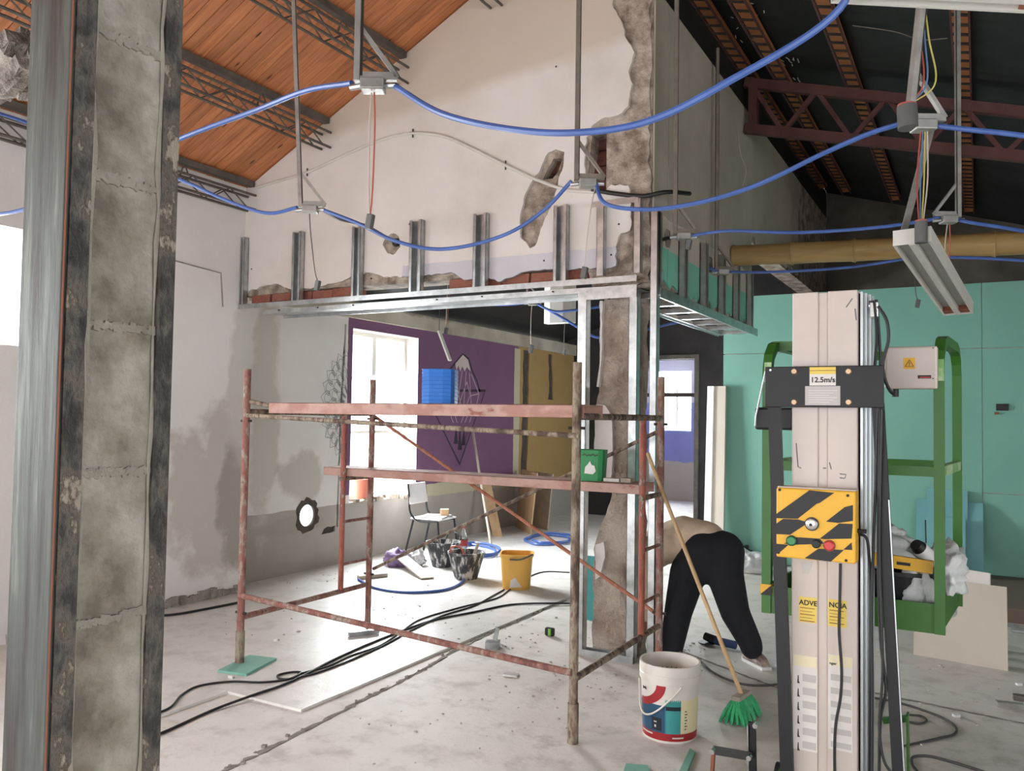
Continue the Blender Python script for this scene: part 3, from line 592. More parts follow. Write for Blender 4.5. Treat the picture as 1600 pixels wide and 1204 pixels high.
# lattice purlins under the pine ceiling
for k, (px, py) in enumerate([(397, 285), (513, 195), (633, 100), (778, -5)]):
    x = at(px, py, 1, GY).x; zt = gz(x) - 0.035
    t = thing('roof_purlin', ['grey lattice roof purlin lowest down at the eaves', 'grey lattice roof purlin second up from the eaves', 'grey lattice roof purlin third up from the eaves', 'grey lattice roof purlin highest up, only its end in view'][k], 'purlin', (x, 2.9, zt - 0.26), 0, 'lattice purlins under the pine ceiling')
    MB().bar((x, 0.3, zt), (x, 5.4, zt), 0.06, 0.05).build('top_chord', 'truss_grey', t)
    for dx in (-0.05, 0.05):
        MB().tube([(x + dx, 0.3, zt - 0.24), (x + dx, 5.4, zt - 0.24)], 0.011, 6).build('bottom_chord', 'truss_grey', t)
        MB().tube([(x + dx, 0.3, zt - 0.11), (x + dx, 5.4, zt - 0.11)], 0.011, 6).build('middle_chord', 'truss_grey', t)
        zz = [V(x + dx, 0.3 + 0.2 * i, zt - 0.11 - (0.13 if i % 2 else 0)) for i in range(26)]
        MB().tube(zz, 0.007, 5).build('web_rod', 'truss_grey', t)
    for i in range(4):
        yy = 0.9 + i * 1.25
        MB().tube([(x - 0.05, yy, zt - 0.11), (x, yy, zt), (x + 0.05, yy, zt - 0.11)], 0.008, 5).build('bracket', 'truss_grey', t)

rf = MB(); NW = 420; ya, yb = -4.1, 13.3
for i in range(NW + 1):
    yy = ya + (yb - ya) * i / NW; dz = 0.018 * math.sin(i * math.pi / 2)
    rf.v += [V(CX + 0.0, yy, rz_(CX) + 0.12 + dz), V(5.0, yy, rz_(5.0) + 0.12 + dz)]
for i in range(NW): rf.f.append((2 * i, 2 * i + 1, 2 * i + 3, 2 * i + 2))
struct(rf.build('roof_hall', 'roof_black', fix=False), 'black corrugated sheet roof of the hall')
struct(MB().add([V(-6.4, 5.68, 2.95), V(-2.1, 5.68, 4.5), V(-2.1, 13.2, 4.5), V(-6.4, 13.2, 2.95), V(-6.4, 5.68, 3.0), V(-2.1, 5.68, 4.55), V(-2.1, 13.2, 4.55), V(-6.4, 13.2, 3.0)], [(3, 2, 1, 0), (4, 5, 6, 7), (0, 1, 5, 4), (1, 2, 6, 5), (2, 3, 7, 6), (3, 0, 4, 7)]).build('roof_room', 'roof_black'), 'black sheet roof over the back room')
struct(MB().box(CX - 0.08, CX - 0.002, -4.0, 5.42, rz_(CX) + 0.0, 5.72).build('trim_1', 'truss_grey'), 'board closing the step between the two roofs')
struct(MB().box(CX - 0.2, CX - 0.004, 5.68, 13.1, 4.72, 5.3).build('trim_2', 'roof_black'), 'dark filler strip between cement-board wall and roof')
for k, (x, lab) in enumerate([(CX + 0.05, 'rusty orange purlin lying along the top of the cement-board wall'), (-1.62, 'rusty orange roof purlin next out from the cement-board wall'), (-0.98, 'rusty orange roof purlin under the middle of the black roof'), (-0.1, 'rusty orange roof purlin above the hanging light fitting')]):
    z = rz_(x) + 0.03
    t = thing('lattice_rafter', lab, 'purlin', (x, 6, z - 0.1), 0, 'orange purlins of the black roof')
    MB().box(x - 0.05, x + 0.05, 2.0, 12.5, z, z + 0.05).build('flange', 'purlin_orange', t)
    for s in (-1, 1): MB().bar((x + s * 0.056, 2.0, z - 0.03), (x + s * 0.056, 12.5, z - 0.03), 0.014, 0.016).build('chord', 'truss_red', t)
    for i in range(56):
        if k == 0 and i == 0: rod0 = MB().bar((x - 0.056, 3.0, z - 0.03), (x + 0.056, 3.07, z - 0.03), 0.02, 0.014).build('cross_rod', 'dark_rod', t)
        elif i == 0: copy_part(rod0, 'cross_rod', t)
        else: copy_part(rod0, 'cross_rod', t).location = (0, 0.165 * i, 0)
fo = MB(); rf_ = random.Random(5)
for (cx_, cy_, sx_, sy_, n_) in ((1165, 30, 22, 22, 26), (1225, 92, 18, 9, 16), (1105, 72, 6, 10, 5), (1245, 125, 8, 5, 4)):
    for i in range(n_):
        px, py = rf_.gauss(cx_, sx_ * 0.6), rf_.gauss(cy_, sy_ * 0.6); d = ray(px, py)
        tt = (5.0 + 0.1 - 0.296 * 1.96 - 0.0 - CAM.z) ; tt = (5.1 - 0.296 * 1.96 - CAM.z) / (d.z + 0.296 * d.x); q = CAM + d * tt
        L_ = rf_.uniform(0.02, 0.09); fo.bar(q, q + V(rf_.uniform(-0.02, 0.02), L_, 0.0), 0.008, 0.004)
fo.build('foil_shreds', 'bright_scrap', bpy.data.objects['roof_hall'])['kind'] = 'stuff'
# red truss
ty = 8.0
t = thing('roof_truss', 'dark red steel lattice truss crossing below the black roof', 'truss', (0, ty, 4.0))
def tc(x, top): return V(x, ty, (4.93 if top else 4.48) - (0.296 if top else 0.262) * (x + 1.96))
for top in (1, 0): MB().bar(tc(-1.96, top), tc(4.9, top), 0.07, 0.09).build('chord', 'truss_red', t)
xs = [-1.9 + 0.3 * i for i in range(23)]
for i in range(22):
    a = tc(xs[i], i % 2 == 0); b = tc(xs[i + 1], i % 2 == 1); MB().bar(a, b, 0.04, 0.04).build('web', 'truss_red', t)
MB().bar(tc(-1.88, 1), tc(-1.88, 0), 0.08, 0.08).build('post', 'truss_red', t)
# bamboo beam
bp = MB(); x0 = -1.96; seg = 0.52; pr = []; k = 0
A = at(1140, 400, 1, 7.6); B = at(1600, 379, 1, 7.6); dr_ = (B - A) / (B.x - A.x)
x = x0
while x < 4.8:
    for dx, r in ((0, 0.100), (0.02, 0.094), (seg * 0.5, 0.091), (seg - 0.03, 0.094), (seg - 0.01, 0.101)): pr.append((x + dx, r))
    x += seg
bm_ = thing('bamboo_beam', 'thick tan bamboo beam with nodes spanning above the mint partition', 'beam', (0, 7.6, 3.1))
MB().tube([A + dr_ * (x - A.x) for x, r in pr], [r for x, r in pr], 18).build('culm', 'bamboo', bm_, smooth=True)
x = x0 + seg
while x < 4.8:
    c = A + dr_ * (x - A.x); MB().tube([c - V(0.008, 0, 0), c, c + V(0.008, 0, 0)], [0.101, 0.107, 0.101], 18).build('node', 'bamboo', bm_, smooth=True); x += seg
# ------------------------------------------------------------------ steel and concrete column next to the photographer
NX = -1.78
yn = at(90, 602, 0, NX).y; yf = at(268, 602, 0, NX).y; xl = at(25, 602, 1, yn).x
col = struct(thing('column', '', None, (NX, yn, 0)), 'tall column of two steel channels filled with concrete blocks')
f1, f2 = yn + (yf - yn) * 0.21, yf - (yf - yn) * 0.16
MB().box(xl, NX, yn, yn + 0.012, 0, 5.0).build('channel_web', 'steel_face', col, bevel=0.004)
MB().box(NX - 0.012, NX, yn + 0.012, f1, 0, 5.0).jitter(0.004, 2, 3).build('channel_flange', 'steel_dark', col)
MB().box(NX - 0.012, NX, f2, yf, 0, 5.0).build('channel_flange', 'steel_dark', col)
MB().box(xl, NX - 0.013, yf - 0.012, yf, 0, 5.0).build('channel_web', 'steel_dark', col)
MB().box(xl, xl + 0.012, yn + 0.012, f1, 0, 5.0).build('channel_flange', 'steel_dark', col)
zj = [at(130, 1290, 0, NX).z, at(135, 975, 0, NX).z, at(215, 736, 0, NX).z, at(200, 512, 0, NX).z, at(200, 284, 0, NX).z, at(205, 65, 0, NX).z]
zj = [0.0, zj[0]] + zj[1:] + [zj[-1] + 0.33, zj[-1] + 0.66]
for i in range(len(zj) - 1):
    m = MB(); a, b = zj[i] + 0.004, zj[i + 1] - 0.004; ny, nz = 8, 10
    g = [[V(NX - 0.014 + noise.noise(V(0.3, f1 + (f2 - f1) * j / ny, a + (b - a) * k / nz) * 7) * 0.006, f1 - 0.01 + (f2 - f1 + 0.02) * j / ny, a + (b - a) * k / nz) for j in range(ny + 1)] for k in range(nz + 1)]
    m.add([p for r in g for p in r], [(k * (ny + 1) + j, k * (ny + 1) + j + 1, (k + 1) * (ny + 1) + j + 1, (k + 1) * (ny + 1) + j) for k in range(nz) for j in range(ny)])
    m.box(xl + 0.014, NX - 0.03, f1 - 0.01, f2 + 0.01, a, b)
    m.build('concrete_block', 'block', col, fix=False)
for i, z in enumerate(zj[1:-1]):
    m = MB(); w0 = f1 + 0.01 
    for k in range(26):
        y = w0 + (f2 - w0) * k / 25; h = R_.uniform(0.004, 0.012); m.obox((NX - 0.017, y, z + R_.uniform(-0.004, 0.004)), 0.02, 0.016, h * 2, Matrix.Rotation(R_.uniform(-0.5, 0.5), 3, 'X'))
    m.jitter(0.004, i, 40).build('mortar_joint', 'mortar', col)
for yy, w_ in ((f1 + 0.006, 0.012), (f2 - 0.004, 0.008)):
    pts = [V(NX - 0.008, yy + noise.noise(V(0, yy, z * 0.09) * 9) * 0.008, z * 0.09) for z in range(1, 56)]
    MB().tube(pts, [max(0.002, w_ * (0.55 + noise.noise(q * 6) * 0.9)) for q in pts], 6).build('mortar_seam', 'mortar', col)
MB().tube([V(NX - 0.0005, yn + 0.004, 0), V(NX - 0.0005, yn + 0.004, 5)], 0.0025, 5).build('rusty_edge', 'rust_brown', col)
# broken beam stub behind the column
a = at(-60, 60, 1, 1.3); b = at(48, 140, 1, 1.3)
m = MB(); m.tube([V(a.x - 0.5, 1.35, (a.z + b.z) / 2 + 0.06), V(a.x, 1.35, (a.z + b.z) / 2 + 0.03), V((a.x + b.x) / 2, 1.34, (a.z + b.z) / 2), V(b.x - 0.02, 1.33, (a.z + b.z) / 2 + 0.02)], [0.1, 0.085, 0.075, 0.05], 14)
for k in range(30): 
    t = R_.random(); m.obox((a.x + (b.x - a.x) * t, 1.33 + R_.uniform(-0.08, 0.08), (a.z + b.z) / 2 + R_.uniform(-0.07, 0.07)), 0.04, 0.04, 0.03, Matrix.Rotation(R_.uniform(0, 3), 3, 'Y'))
struct(m.jitter(0.02, 3, 18).build('beam', 'grey_stub'), 'broken end of a concrete beam behind the steel column')

# ------------------------------------------------------------------ galvanised drywall framing
def cstud(m, c, h0, h1, wd, dep, ax, face):
    """vertical C stud; ax 0: stands on a wall facing -Y (width along X); ax 1: on a wall facing +X"""
    for (u0, u1, v0, v1) in ((-wd / 2, wd / 2, 0, 0.004), (-wd / 2, -wd / 2 + 0.003, 0, dep), (wd / 2 - 0.003, wd / 2, 0, dep), (-wd / 2, -wd / 2 + 0.024, dep - 0.003, dep), (wd / 2 - 0.024, wd / 2, dep - 0.003, dep), (-0.008, 0.008, 0.004, 0.010)):
        if ax == 0: m.box(c + u0, c + u1, face - v1, face - v0, h0, h1)
        else: m.box(face + v0, face + v1, c + u0, c + u1, h0, h1)
    return m
F = GY - 0.004
t = thing('gable_frame', 'galvanised track with short upright studs on the white gable wall', 'metal frame', (-4, F, 2.55))
for (px, wd, pt) in ((385, .07, 372), (470, .1, 363), (563, .09, 355), (655, .115, 345), (755, .115, 335), (880, .105, 322)):
    p = at(px, pt, 1, F); MB_ = cstud(MB(), p.x, 2.62, p.z, wd, 0.05, 0, F); MB_.build('stud', 'galv', t)
xL, xR = at(381, 475, 1, F).x, at(1000, 442, 1, F).x
m = MB(); m.box(xL, xR, F - 0.065, F, 2.615, 2.621); m.box(xL, xR, F - 0.068, F - 0.065, 2.6, 2.642); m.build('track', 'galv', t)
x2 = at(418, 480, 1, F).x
m = MB(); m.box(x2, xR, F - 0.06, F + 0.2, 2.555, 2.56); m.box(x2, xR, F - 0.062, F - 0.059, 2.54, 2.578); m.box(x2, xR, F + 0.2, F + 0.203, 2.53, 2.592); m.build('lower_track', 'galv', t)
for px in (445, 505, 560, 690, 760, 870): 
    x = at(px, 470, 1, F).x; MB().tube([V(x, F - 0.074, 2.565), V(x, F - 0.06, 2.565)], 0.006, 8).build('screw', 'dark_rod', t)

t = thing('corner_frame', 'galvanised frame boxing in the bare masonry pillar at the corner', 'metal frame', (-2.2, F, 0))
def vpost(px, wd, z0, z1, nm, y=F, dep=0.05, flip=1):
    x = at(px, 800, 1, y).x; m = MB()
    m.box(x - wd / 2, x + wd / 2, y - dep, y - dep + 0.003, z0, z1); m.box(x + flip * (wd / 2 - 0.003), x + flip * wd / 2, y - dep, y, z0, z1); m.box(x - flip * (wd / 2 - 0.003), x - flip * wd / 2, y - dep, y - dep + 0.02, z0, z1)
    return m.build(nm, 'galv', t)
vpost(912, 0.07, 0.0, 2.55, 'post', dep=0.07); vpost(991, 0.06, 0.0, 2.55, 'post', dep=0.06)
vpost(937, 0.055, 2.66, 3.19, 'post', dep=0.05, flip=1); vpost(995, 0.05, 2.66, 3.19, 'post', dep=0.05)
xa_, xb_ = at(905, 800, 1, F).x, at(997, 800, 1, F).x
m = MB(); m.box(xa_, xb_, F - 0.07, F, 0.0, 0.004); m.box(xa_, xb_, F - 0.072, F - 0.069, 0, 0.045); m.box(xa_, xb_, F - 0.002, F + 0.001, 0, 0.045); m.build('floor_track', 'galv', t)
m = MB(); m.box(xa_, xb_, F - 0.072, F - 0.069, 2.49, 2.545); m.build('head_track', 'galv', t)
m = MB(); m.box(at(930, 320, 1, F).x, xb_, F - 0.055, F, 3.185, 3.19); m.box(at(930, 320, 1, F).x, xb_, F - 0.057, F - 0.054, 3.15, 3.19); m.build('top_track', 'galv', t)
FX = CX + 0.02
m = MB(); m.box(FX, FX + 0.05, GY - 0.02, GY - 0.016, 0, 3.1); m.box(FX + 0.047, FX + 0.05, GY - 0.02, GY + 0.04, 0, 3.1); m.box(FX, FX + 0.003, GY - 0.02, GY + 0.05, 0, 3.1); m.build('edge_post', 'galv', t)

t = thing('side_frame', 'galvanised ladder frame and studs along the mint-banded wall', 'metal frame', (FX, 6.8, 2.5))
for k, (px, wd) in enumerate(((1021, .07), (1063, .08), (1096, .08), (1124, .08), (1147, .08), (1168, .085))):
    p = at(px, 430, 0, FX); cstud(MB(), p.y, 2.56, 3.09, wd, 0.05, 1, FX).build('stud', 'galv_dull', t)
yA, yB = GY + 0.02, 8.32
m = MB(); m.box(FX, FX + 0.06, yA, yB, 2.51, 2.515); m.box(FX + 0.058, FX + 0.061, yA, yB, 2.49, 2.56); m.build('track', 'galv', t)
m = MB(); m.box(FX - 0.33, FX - 0.28, yA, yB, 2.51, 2.515); m.box(FX - 0.33, FX - 0.327, yA, yB, 2.50, 2.56); m.build('track', 'galv', t)
for i in range(7):
    y = yA + 0.15 + i * 0.44; MB().box(FX - 0.3, FX + 0.02, y, y + 0.06, 2.515, 2.52).box(FX - 0.3, FX + 0.02, y, y + 0.003, 2.52, 2.55).build('rung', 'galv', t)

# ------------------------------------------------------------------ hangers with junction boxes and the conduit strung between them
ZB = 2.9
def hanger(px, py, lab, ztop, foot=1, w=0.035, post_px=None, plug=None, extra=None, mat='galv_dull'):
    c = fl(px, py, ZB)
    t = thing('ceiling_hanger', lab, 'hanger', (c.x, c.y, ZB), 0, 'steel hangers carrying the conduit')
    d = V(0.87, 0.49, 0) * foot
    pb = V(c.x, c.y, ZB + 0.03) - d * 0.06; a = pb + d * 0.15
    ptop = V(pb.x, pb.y, ztop) if post_px is None else at(post_px, 0, 1, pb.y) 
    if post_px is not None: ptop = pb + (ptop - pb) * ((ztop - pb.z) / (ptop.z - pb.z))
    MB().bar(pb + (pb - ptop).normalized() * 0.02, ptop, w, 0.022, up=d).build('post', mat, t)
    sd_ = d.normalized() * (w * 0.36); MB().bar(pb + sd_ * 1.0 - V(0.49, -0.87, 0) * -0.012, ptop + sd_ * 1.0 - V(0.49, -0.87, 0) * -0.012, w * 0.2, 0.004, up=d.cross(V(0, 0, 1))).build('slot', 'dark_rod', t)
    MB().bar(pb - d * 0.01, a, 0.022, 0.03).build('arm', mat, t)
    MB().bar(a, pb + (ptop - pb).normalized() * 0.2, 0.022, 0.016).build('brace', mat, t)
    jb = MB(); k = V(c.x, c.y, ZB)
    jb.obox(k - V(0, 0, 0.005), 0.09, 0.07, 0.045, Matrix.Rotation(YAW, 3, 'Z')); jb.build('junction_box', 'galv_dull', t, bevel=0.006)
    for s in (-1, 1): MB().tube([k + V(s * 0.04, s * 0.02, -0.005), k + V(s * 0.085, s * 0.03, -0.008)], 0.012, 8).build('gland', 'galv', t)
    return k
K1 = hanger(485, 326, 'steel conduit hanger in front of the gable above the short studs', 4.6, post_px=459)
K2 = hanger(583, 132, 'steel conduit hanger near the pine ceiling, bright bracket', 4.9, w=0.045)
K3 = hanger(918, 285, 'steel conduit hanger in front of the broken brick patch', 5.0, mat='hanger_dark')
K4 = hanger(1443, 195, 'steel conduit hanger with orange-topped box above the light fitting', 4.45, w=0.045, post_px=1440)
K5 = hanger(1482, 342, 'steel conduit hanger behind the hanging light fitting', 4.45, foot=-1)
K6 = hanger(1068, 368, 'steel conduit hanger at the cement-board wall above the mint band', 4.8, mat='hanger_dark')
K7 = hanger(1130, 424, 'steel conduit hanger farthest along the cement-board wall', 4.8, mat='hanger_dark')
K8 = hanger(832, 473, 'steel conduit hanger inside the back room under its black roof', 3.85)
MB().tube([K4 + V(-0.06, -0.04, 0.075), K4 + V(-0.055, -0.045, -0.02)], 0.04, 16).build('connector_can', 'plug_grey', bpy.data.objects['ceiling_hanger.003'], smooth=True)
MB().tube([K4 + V(-0.06, -0.04, 0.072), K4 + V(-0.06, -0.04, 0.084)], 0.037, 16).build('connector_ring', 'wire_red', bpy.data.objects['ceiling_hanger.003'])

def hose(name, lab, pts, r=0.011, mat='hose_blue', cat='conduit', group='blue conduit between the hangers', n=12):
    o = MB().tube(bez(pts, n), r, 8).build(name, mat, smooth=True); return tag(o, lab, cat, group)
def sag(a, b, pxs):
    """points between a and b whose picture is at the pixels given, depth run linearly from a to b"""
    out = [a]
    for (t, px, py) in pxs:
        q = a.lerp(b, t); d = ray(px, py); dep = (q - CAM).dot(CF) / d.dot(CF); out.append(CAM + d * dep)
    return out + [b]
off = V(0.08, 0.03, -0.01)
E1 = fl(-80, 300, 2.75)
hose('blue_conduit', 'blue conduit rising from behind the column to the bright bracket', [V(-5.9, 2.6, 2.95), V(-4.6, 2.55, 2.72)] + sag(fl(290, 213, ZB), K2 - off, [(0.35, 400, 172), (0.7, 480, 141)])[0:])
hose('blue_conduit', 'long blue conduit sweeping up to the top edge of the picture', sag(K2 + off, V(-0.3, 2.35, 2.95), [(0.2, 690, 177), (0.42, 800, 202), (0.6, 900, 207), (0.76, 1010, 190), (0.88, 1130, 132), (0.96, 1320, 2)]) + [V(0.1, 2.3, 3.2), V(0.5, 2.3, 3.75), V(0.62, 2.3, 4.3)])
hose('blue_conduit', 'blue conduit drooping along the left wall to the hanger', [at(-60, 160, 1, 2.55), at(30, 187, 1, 2.9), at(160, 236, 1, 3.35), at(290, 284, 1, 3.65), at(350, 311, 1, 3.7), at(420, 333, 1, 3.72), K1 - off])
hose('blue_conduit', 'blue conduit looping low across the short studs', sag(K1 + off, K3 - off, [(0.15, 560, 349), (0.3, 620, 377), (0.45, 690, 389), (0.7, 790, 366), (0.85, 850, 328)]))
hose('blue_conduit', 'blue conduit crossing in front of the corner and cement-board wall', sag(K3 + off * 0.5, K4 - off, [(0.15, 945, 317), (0.3, 1000, 327), (0.45, 1080, 319), (0.62, 1180, 290), (0.8, 1290, 238), (0.92, 1360, 208)]))
hose('blue_conduit', 'blue conduit leaving the picture from the orange-topped box', [K4 + off * 0.6, at(1520, 203, 1, 3.84), at(1560, 207, 1, 3.85), at(1600, 212, 1, 3.86), at(1700, 226, 1, 3.88), V(0.9, 3.88, 2.72), V(2.4, 3.9, 2.7), V(4.88, 3.9, 2.95)])
hose('blue_conduit', 'blue conduit level in front of the bamboo beam', sag(K6 + off * 0.4, K5 - off * 0.6, [(0.2, 1130, 361), (0.5, 1250, 363), (0.8, 1390, 353)]))
hose('blue_conduit', 'blue conduit running out beyond the bamboo beam', [K5 + off * 0.6, at(1520, 348, 1, 5.66), at(1560, 354, 1, 5.68), at(1600, 361, 1, 5.7), at(1690, 380, 1, 5.72), V(1.3, 5.73, 2.6), V(2.8, 5.75, 2.6), V(4.88, 5.8, 2.9)])
hose('blue_conduit', 'blue conduit drooping below the bamboo beam', [K7 + off * 0.3, at(1200, 425, 1, 6.93), at(1330, 417, 1, 6.95), at(1430, 403, 1, 6.95), at(1500, 402, 1, 6.95), at(1600, 407, 1, 6.95), at(1690, 415, 1, 6.95), V(1.6, 6.95, 2.75), V(2.8, 6.95, 2.7), V(4.88, 6.95, 2.9)])
hose('blue_conduit', 'blue conduit inside the back room, short loop at its hanger', sag(K8 + off * 0.4, V(-3.1, 8.2, 2.9), [(0.35, 865, 486), (0.7, 900, 484)]), 0.014)
hose('blue_conduit', 'blue conduit inside the back room, running left under black roof', sag(V(-5.3, 7.6, 2.95), K8 - off * 0.4, [(0.5, 780, 476)]), 0.014)
hose('blue_conduit', 'blue conduit inside the back room, slanting down behind the frame', sag(K8 + off * 0.5, V(-2.8, 8.6, 2.7), [(0.3, 880, 497), (0.6, 910, 515), (0.85, 935, 527)]), 0.014)
hq = G(617, 380); hose('grey_hose', 'grey hose from the hanger into the round wall hole', sag(K1 + off, V(hq[0], GY + 0.05, hq[1]), [(0.3, 530, 342), (0.7, 575, 354)]), 0.011, 'cable_grey', 'hose', None)
hose('black_pipe', 'black pipe stub sticking out over the corner frame', [at(925, 296, 1, GY - 0.02), at(960, 302, 1, GY - 0.03), at(1005, 306, 1, GY - 0.05), V(CX + 0.12, GY - 0.02, at(1010, 305, 1, GY).z), V(CX + 0.2, 5.7, 3.26)], 0.016, 'rubber', 'pipe', None)
g6 = at(1036, 374, 0, CX + 0.01); hose('pipe_stub', 'short dark pipe from the cement-board wall into its hanger box', [g6, K6 - off * 0.3], 0.014, 'rubber', 'pipe', None, 4)
g7 = at(1105, 418, 0, CX + 0.01); hose('pipe_stub', 'short blue pipe from the wall into the farthest hanger box', [g7, K7 - off * 0.3], 0.014, 'hose_blue', 'pipe', None, 4)
# white surface conduit on the gable, with clips
cw = [at(px, py, 1, GY - 0.012) for px, py in ((398, 294), (430, 284), (480, 269), (550, 237), (610, 214), (645, 208), (690, 212), (730, 228), (790, 258), (840, 281), (885, 296), (930, 300))]
t = thing('surface_conduit', 'white cable conduit arching across the gable wall', 'conduit', tuple(cw[5]))
MB().tube(bez(cw, 8), 0.013, 8).build('pipe', 'conduit_white', t, smooth=True)
for q in (cw[2], cw[5], cw[8]): MB().tube([q + V(0, 0, 0.035), q - V(0, 0, 0.035)], 0.006, 6).build('clip', 'dark_rod', t)

def dangle(lab, top, px, py, size=0.05, mat='plug_grey', wires=('wire_pale', 'wire_red'), sk=0.2):
    """cord hanging from top with a connector whose picture is at px, py"""
    d = ray(px, py); dep = (top - CAM).dot(CF) / d.dot(CF); e = CAM + d * dep
    t = thing('hanging_connector', lab, 'connector', tuple(e), 0, 'grey connectors dangling from the hangers')
    for i, wm in enumerate(wires):
        o = V(0.006, 0, 0) * (i * 2 - 1); md = top.lerp(e, 0.5) + V(0.012 * (1 if i else -1), 0, 0)
        MB().tube(bez([top + o, top.lerp(e, 0.2) + o * 2, md, top.lerp(e, 0.85) + o, e + V(0, 0, size * 0.6)], 5), 0.0032, 5).build('cord', wm, t)
    MB().obox(e, size * 0.62, size * 0.5, size * 1.25, Matrix.Rotation(sk, 3, 'Y')).build('connector', mat, t, bevel=0.004)
dn = V(0, 0, -0.03)
dangle('grey connector hanging on red wires from the bright bracket', K2 + dn, 578, 346, 0.045)
dangle('small grey connector hanging low before the broken plaster edge', K1 + dn, 496, 446, 0.05, wires=('cable_grey',))
dangle('grey connector hanging in front of the exposed bricks', K3 + dn + V(0.05, 0, 0), 913, 426, 0.05, wires=('wire_pale',))
dangle('grey connector hanging over the light fitting', K5 + dn, 1477, 460, 0.06)
dangle('grey connector hanging just above the mint partition', at(1430, 403, 1, 6.95), 1434, 474, 0.05, wires=('cable_grey',))
dangle('connector hanging from the hanger inside the back room', K8 + dn, 830, 545, 0.07, wires=('wire_pale',))
dangle('connector hanging below the white tube fitting', at(884, 503, 1, 8.2), 882, 550, 0.05, wires=('cable_grey',))
dangle('connector on thin wires in front of the purple wall', V(at(702, 470, 1, 7.6).x, 7.6, 3.3), 697, 517, 0.06)
dangle('grey connector beside the cement-board wall hanger', K6 + V(0.02, 0, 0.02), 1076, 382, 0.055, wires=('cable_grey',))

# ------------------------------------------------------------------ light fittings
def batten(lab, A, B, wd, side, parts=True):
    """twin-tube batten from A to B (centres of the lower face); side = across direction"""
    t = thing('light_fitting', lab, 'light fitting', tuple((A + B) / 2), 0, 'unlit fluorescent battens')
    d = (B - A).normalized(); s = Vector(side); s = (s - d * s.dot(d)).normalized(); u = s.cross(d); u = u if u.z > 0 else -u
    def P(a, b, c): return A + d * a + s * b + u * c
    Lh = (B - A).length
    def bx(nm, a0, a1, b0, b1, c0, c1, mt):
        m = MB(); m.add([P(a, b, c) for c in (c0, c1) for (a, b) in ((a0, b0), (a1, b0), (a1, b1), (a0, b1))], [(3, 2, 1, 0), (4, 5, 6, 7), (0, 1, 5, 4), (1, 2, 6, 5), (2, 3, 7, 6), (3, 0, 4, 7)]); m.build(nm, mt, t)
    h = wd / 2
    bx('housing', 0, Lh, -h, h, 0.035, 0.075, 'fixture_white')
    bx('side_rail', 0, Lh, -h, -h + 0.012, 0, 0.035, 'fixture_white'); bx('side_rail', 0, Lh, h - 0.012, h, 0, 0.035, 'fixture_white')
    bx('centre_rail', 0, Lh, -0.014, 0.014, -0.004, 0.035, 'fixture_white')
    for sg in (-1, 1):
        bx('reflector', 0.01, Lh - 0.03, sg * h * 0.52 - 0.028, sg * h * 0.52 + 0.028, 0.03, 0.0355, 'fixture_inner')
        bx('lamp_holder', Lh - 0.09, Lh - 0.02, sg * h * 0.52 - 0.026, sg * h * 0.52 + 0.026, 0.005, 0.034, 'rust_brown')
    bx('end_plate', -0.004, 0, -h, h, 0, 0.075, 'fixture_white'); bx('end_plate', Lh, Lh + 0.004, -h, h, 0, 0.075, 'fixture_white')
    return t, P
def atd(px, py, dep): d = ray(px, py); return CAM + d * (dep / d.dot(CF))
A = atd(1425, 381, 3.9); B = atd(1497, 491, 5.05)
lt, P = batten('white twin-tube light fitting hanging tilted, tubes missing', A, B, 0.165, (1, 0.1, 0))
tp = P(-0.034, 0.045, 0.05)
for i, wm in enumerate(('wire_red', 'wire_blue', 'wire_yellow', 'wire_pale')):
    MB().tube(bez([K4 + V(-0.01 + 0.008 * i, 0, -0.02), (K4 + tp) / 2 + V(0.014 * (i - 1.5), 0, 0), tp + V(0.006 * (i - 1.5), 0, 0.04)], 8), 0.0035, 5).build('supply_wire', wm, lt)
MB().tube([tp + V(0, 0, -0.06), tp + V(0, 0, 0.04)], 0.028, 14).build('connector', 'plug_grey', lt, smooth=True)
MB().tube([tp + V(0, 0, 0.036), tp + V(0, 0, 0.046)], 0.027, 14).build('connector_ring', 'wire_red', lt)
MB().bar(K4 + V(0.03, 0.02, 0), P(0.1, -0.06, 0.075), 0.03, 0.008).build('hanging_strap', 'galv_dull', lt)
# wires coming down to the orange-topped box
for i, (wm, bow) in enumerate((('wire_red', 0.0), ('wire_blue', 0.012), ('wire_yellow', 0.045))):
    tpz = at(1437, -20, 1, K4.y); o = MB().tube(bez([tpz + V(0.004 * i, -0.02, 0), tpz.lerp(K4, 0.4) + V(0.015 * i, -0.03, 0), tpz.lerp(K4, 0.75) + V(bow, -0.03, 0), K4 + V(-0.065 + 0.006 * i, -0.04, 0.08)], 8), 0.0035, 5).build('feed_wire', wm)
    tag(o, ['red feed wire running down to the orange-topped box', 'blue feed wire running down to the orange-topped box', 'yellow feed wire bowing out above the orange-topped box'][i], 'wire')
A2 = atd(1300, -13, 2.3); B2 = atd(1660, 4, 2.1)
lt2, P2_ = batten('white light fitting cut off by the top edge of the picture', A2, B2, 0.15, (0, 1, 0))
for a_ in (0.1, (B2 - A2).length - 0.1):
    q_ = P2_(a_, 0, 0.07); MB().bar(q_, V(q_.x, q_.y, rz_(q_.x) + 0.11), 0.02, 0.004).build('hanging_strap', 'galv_dull', lt2)
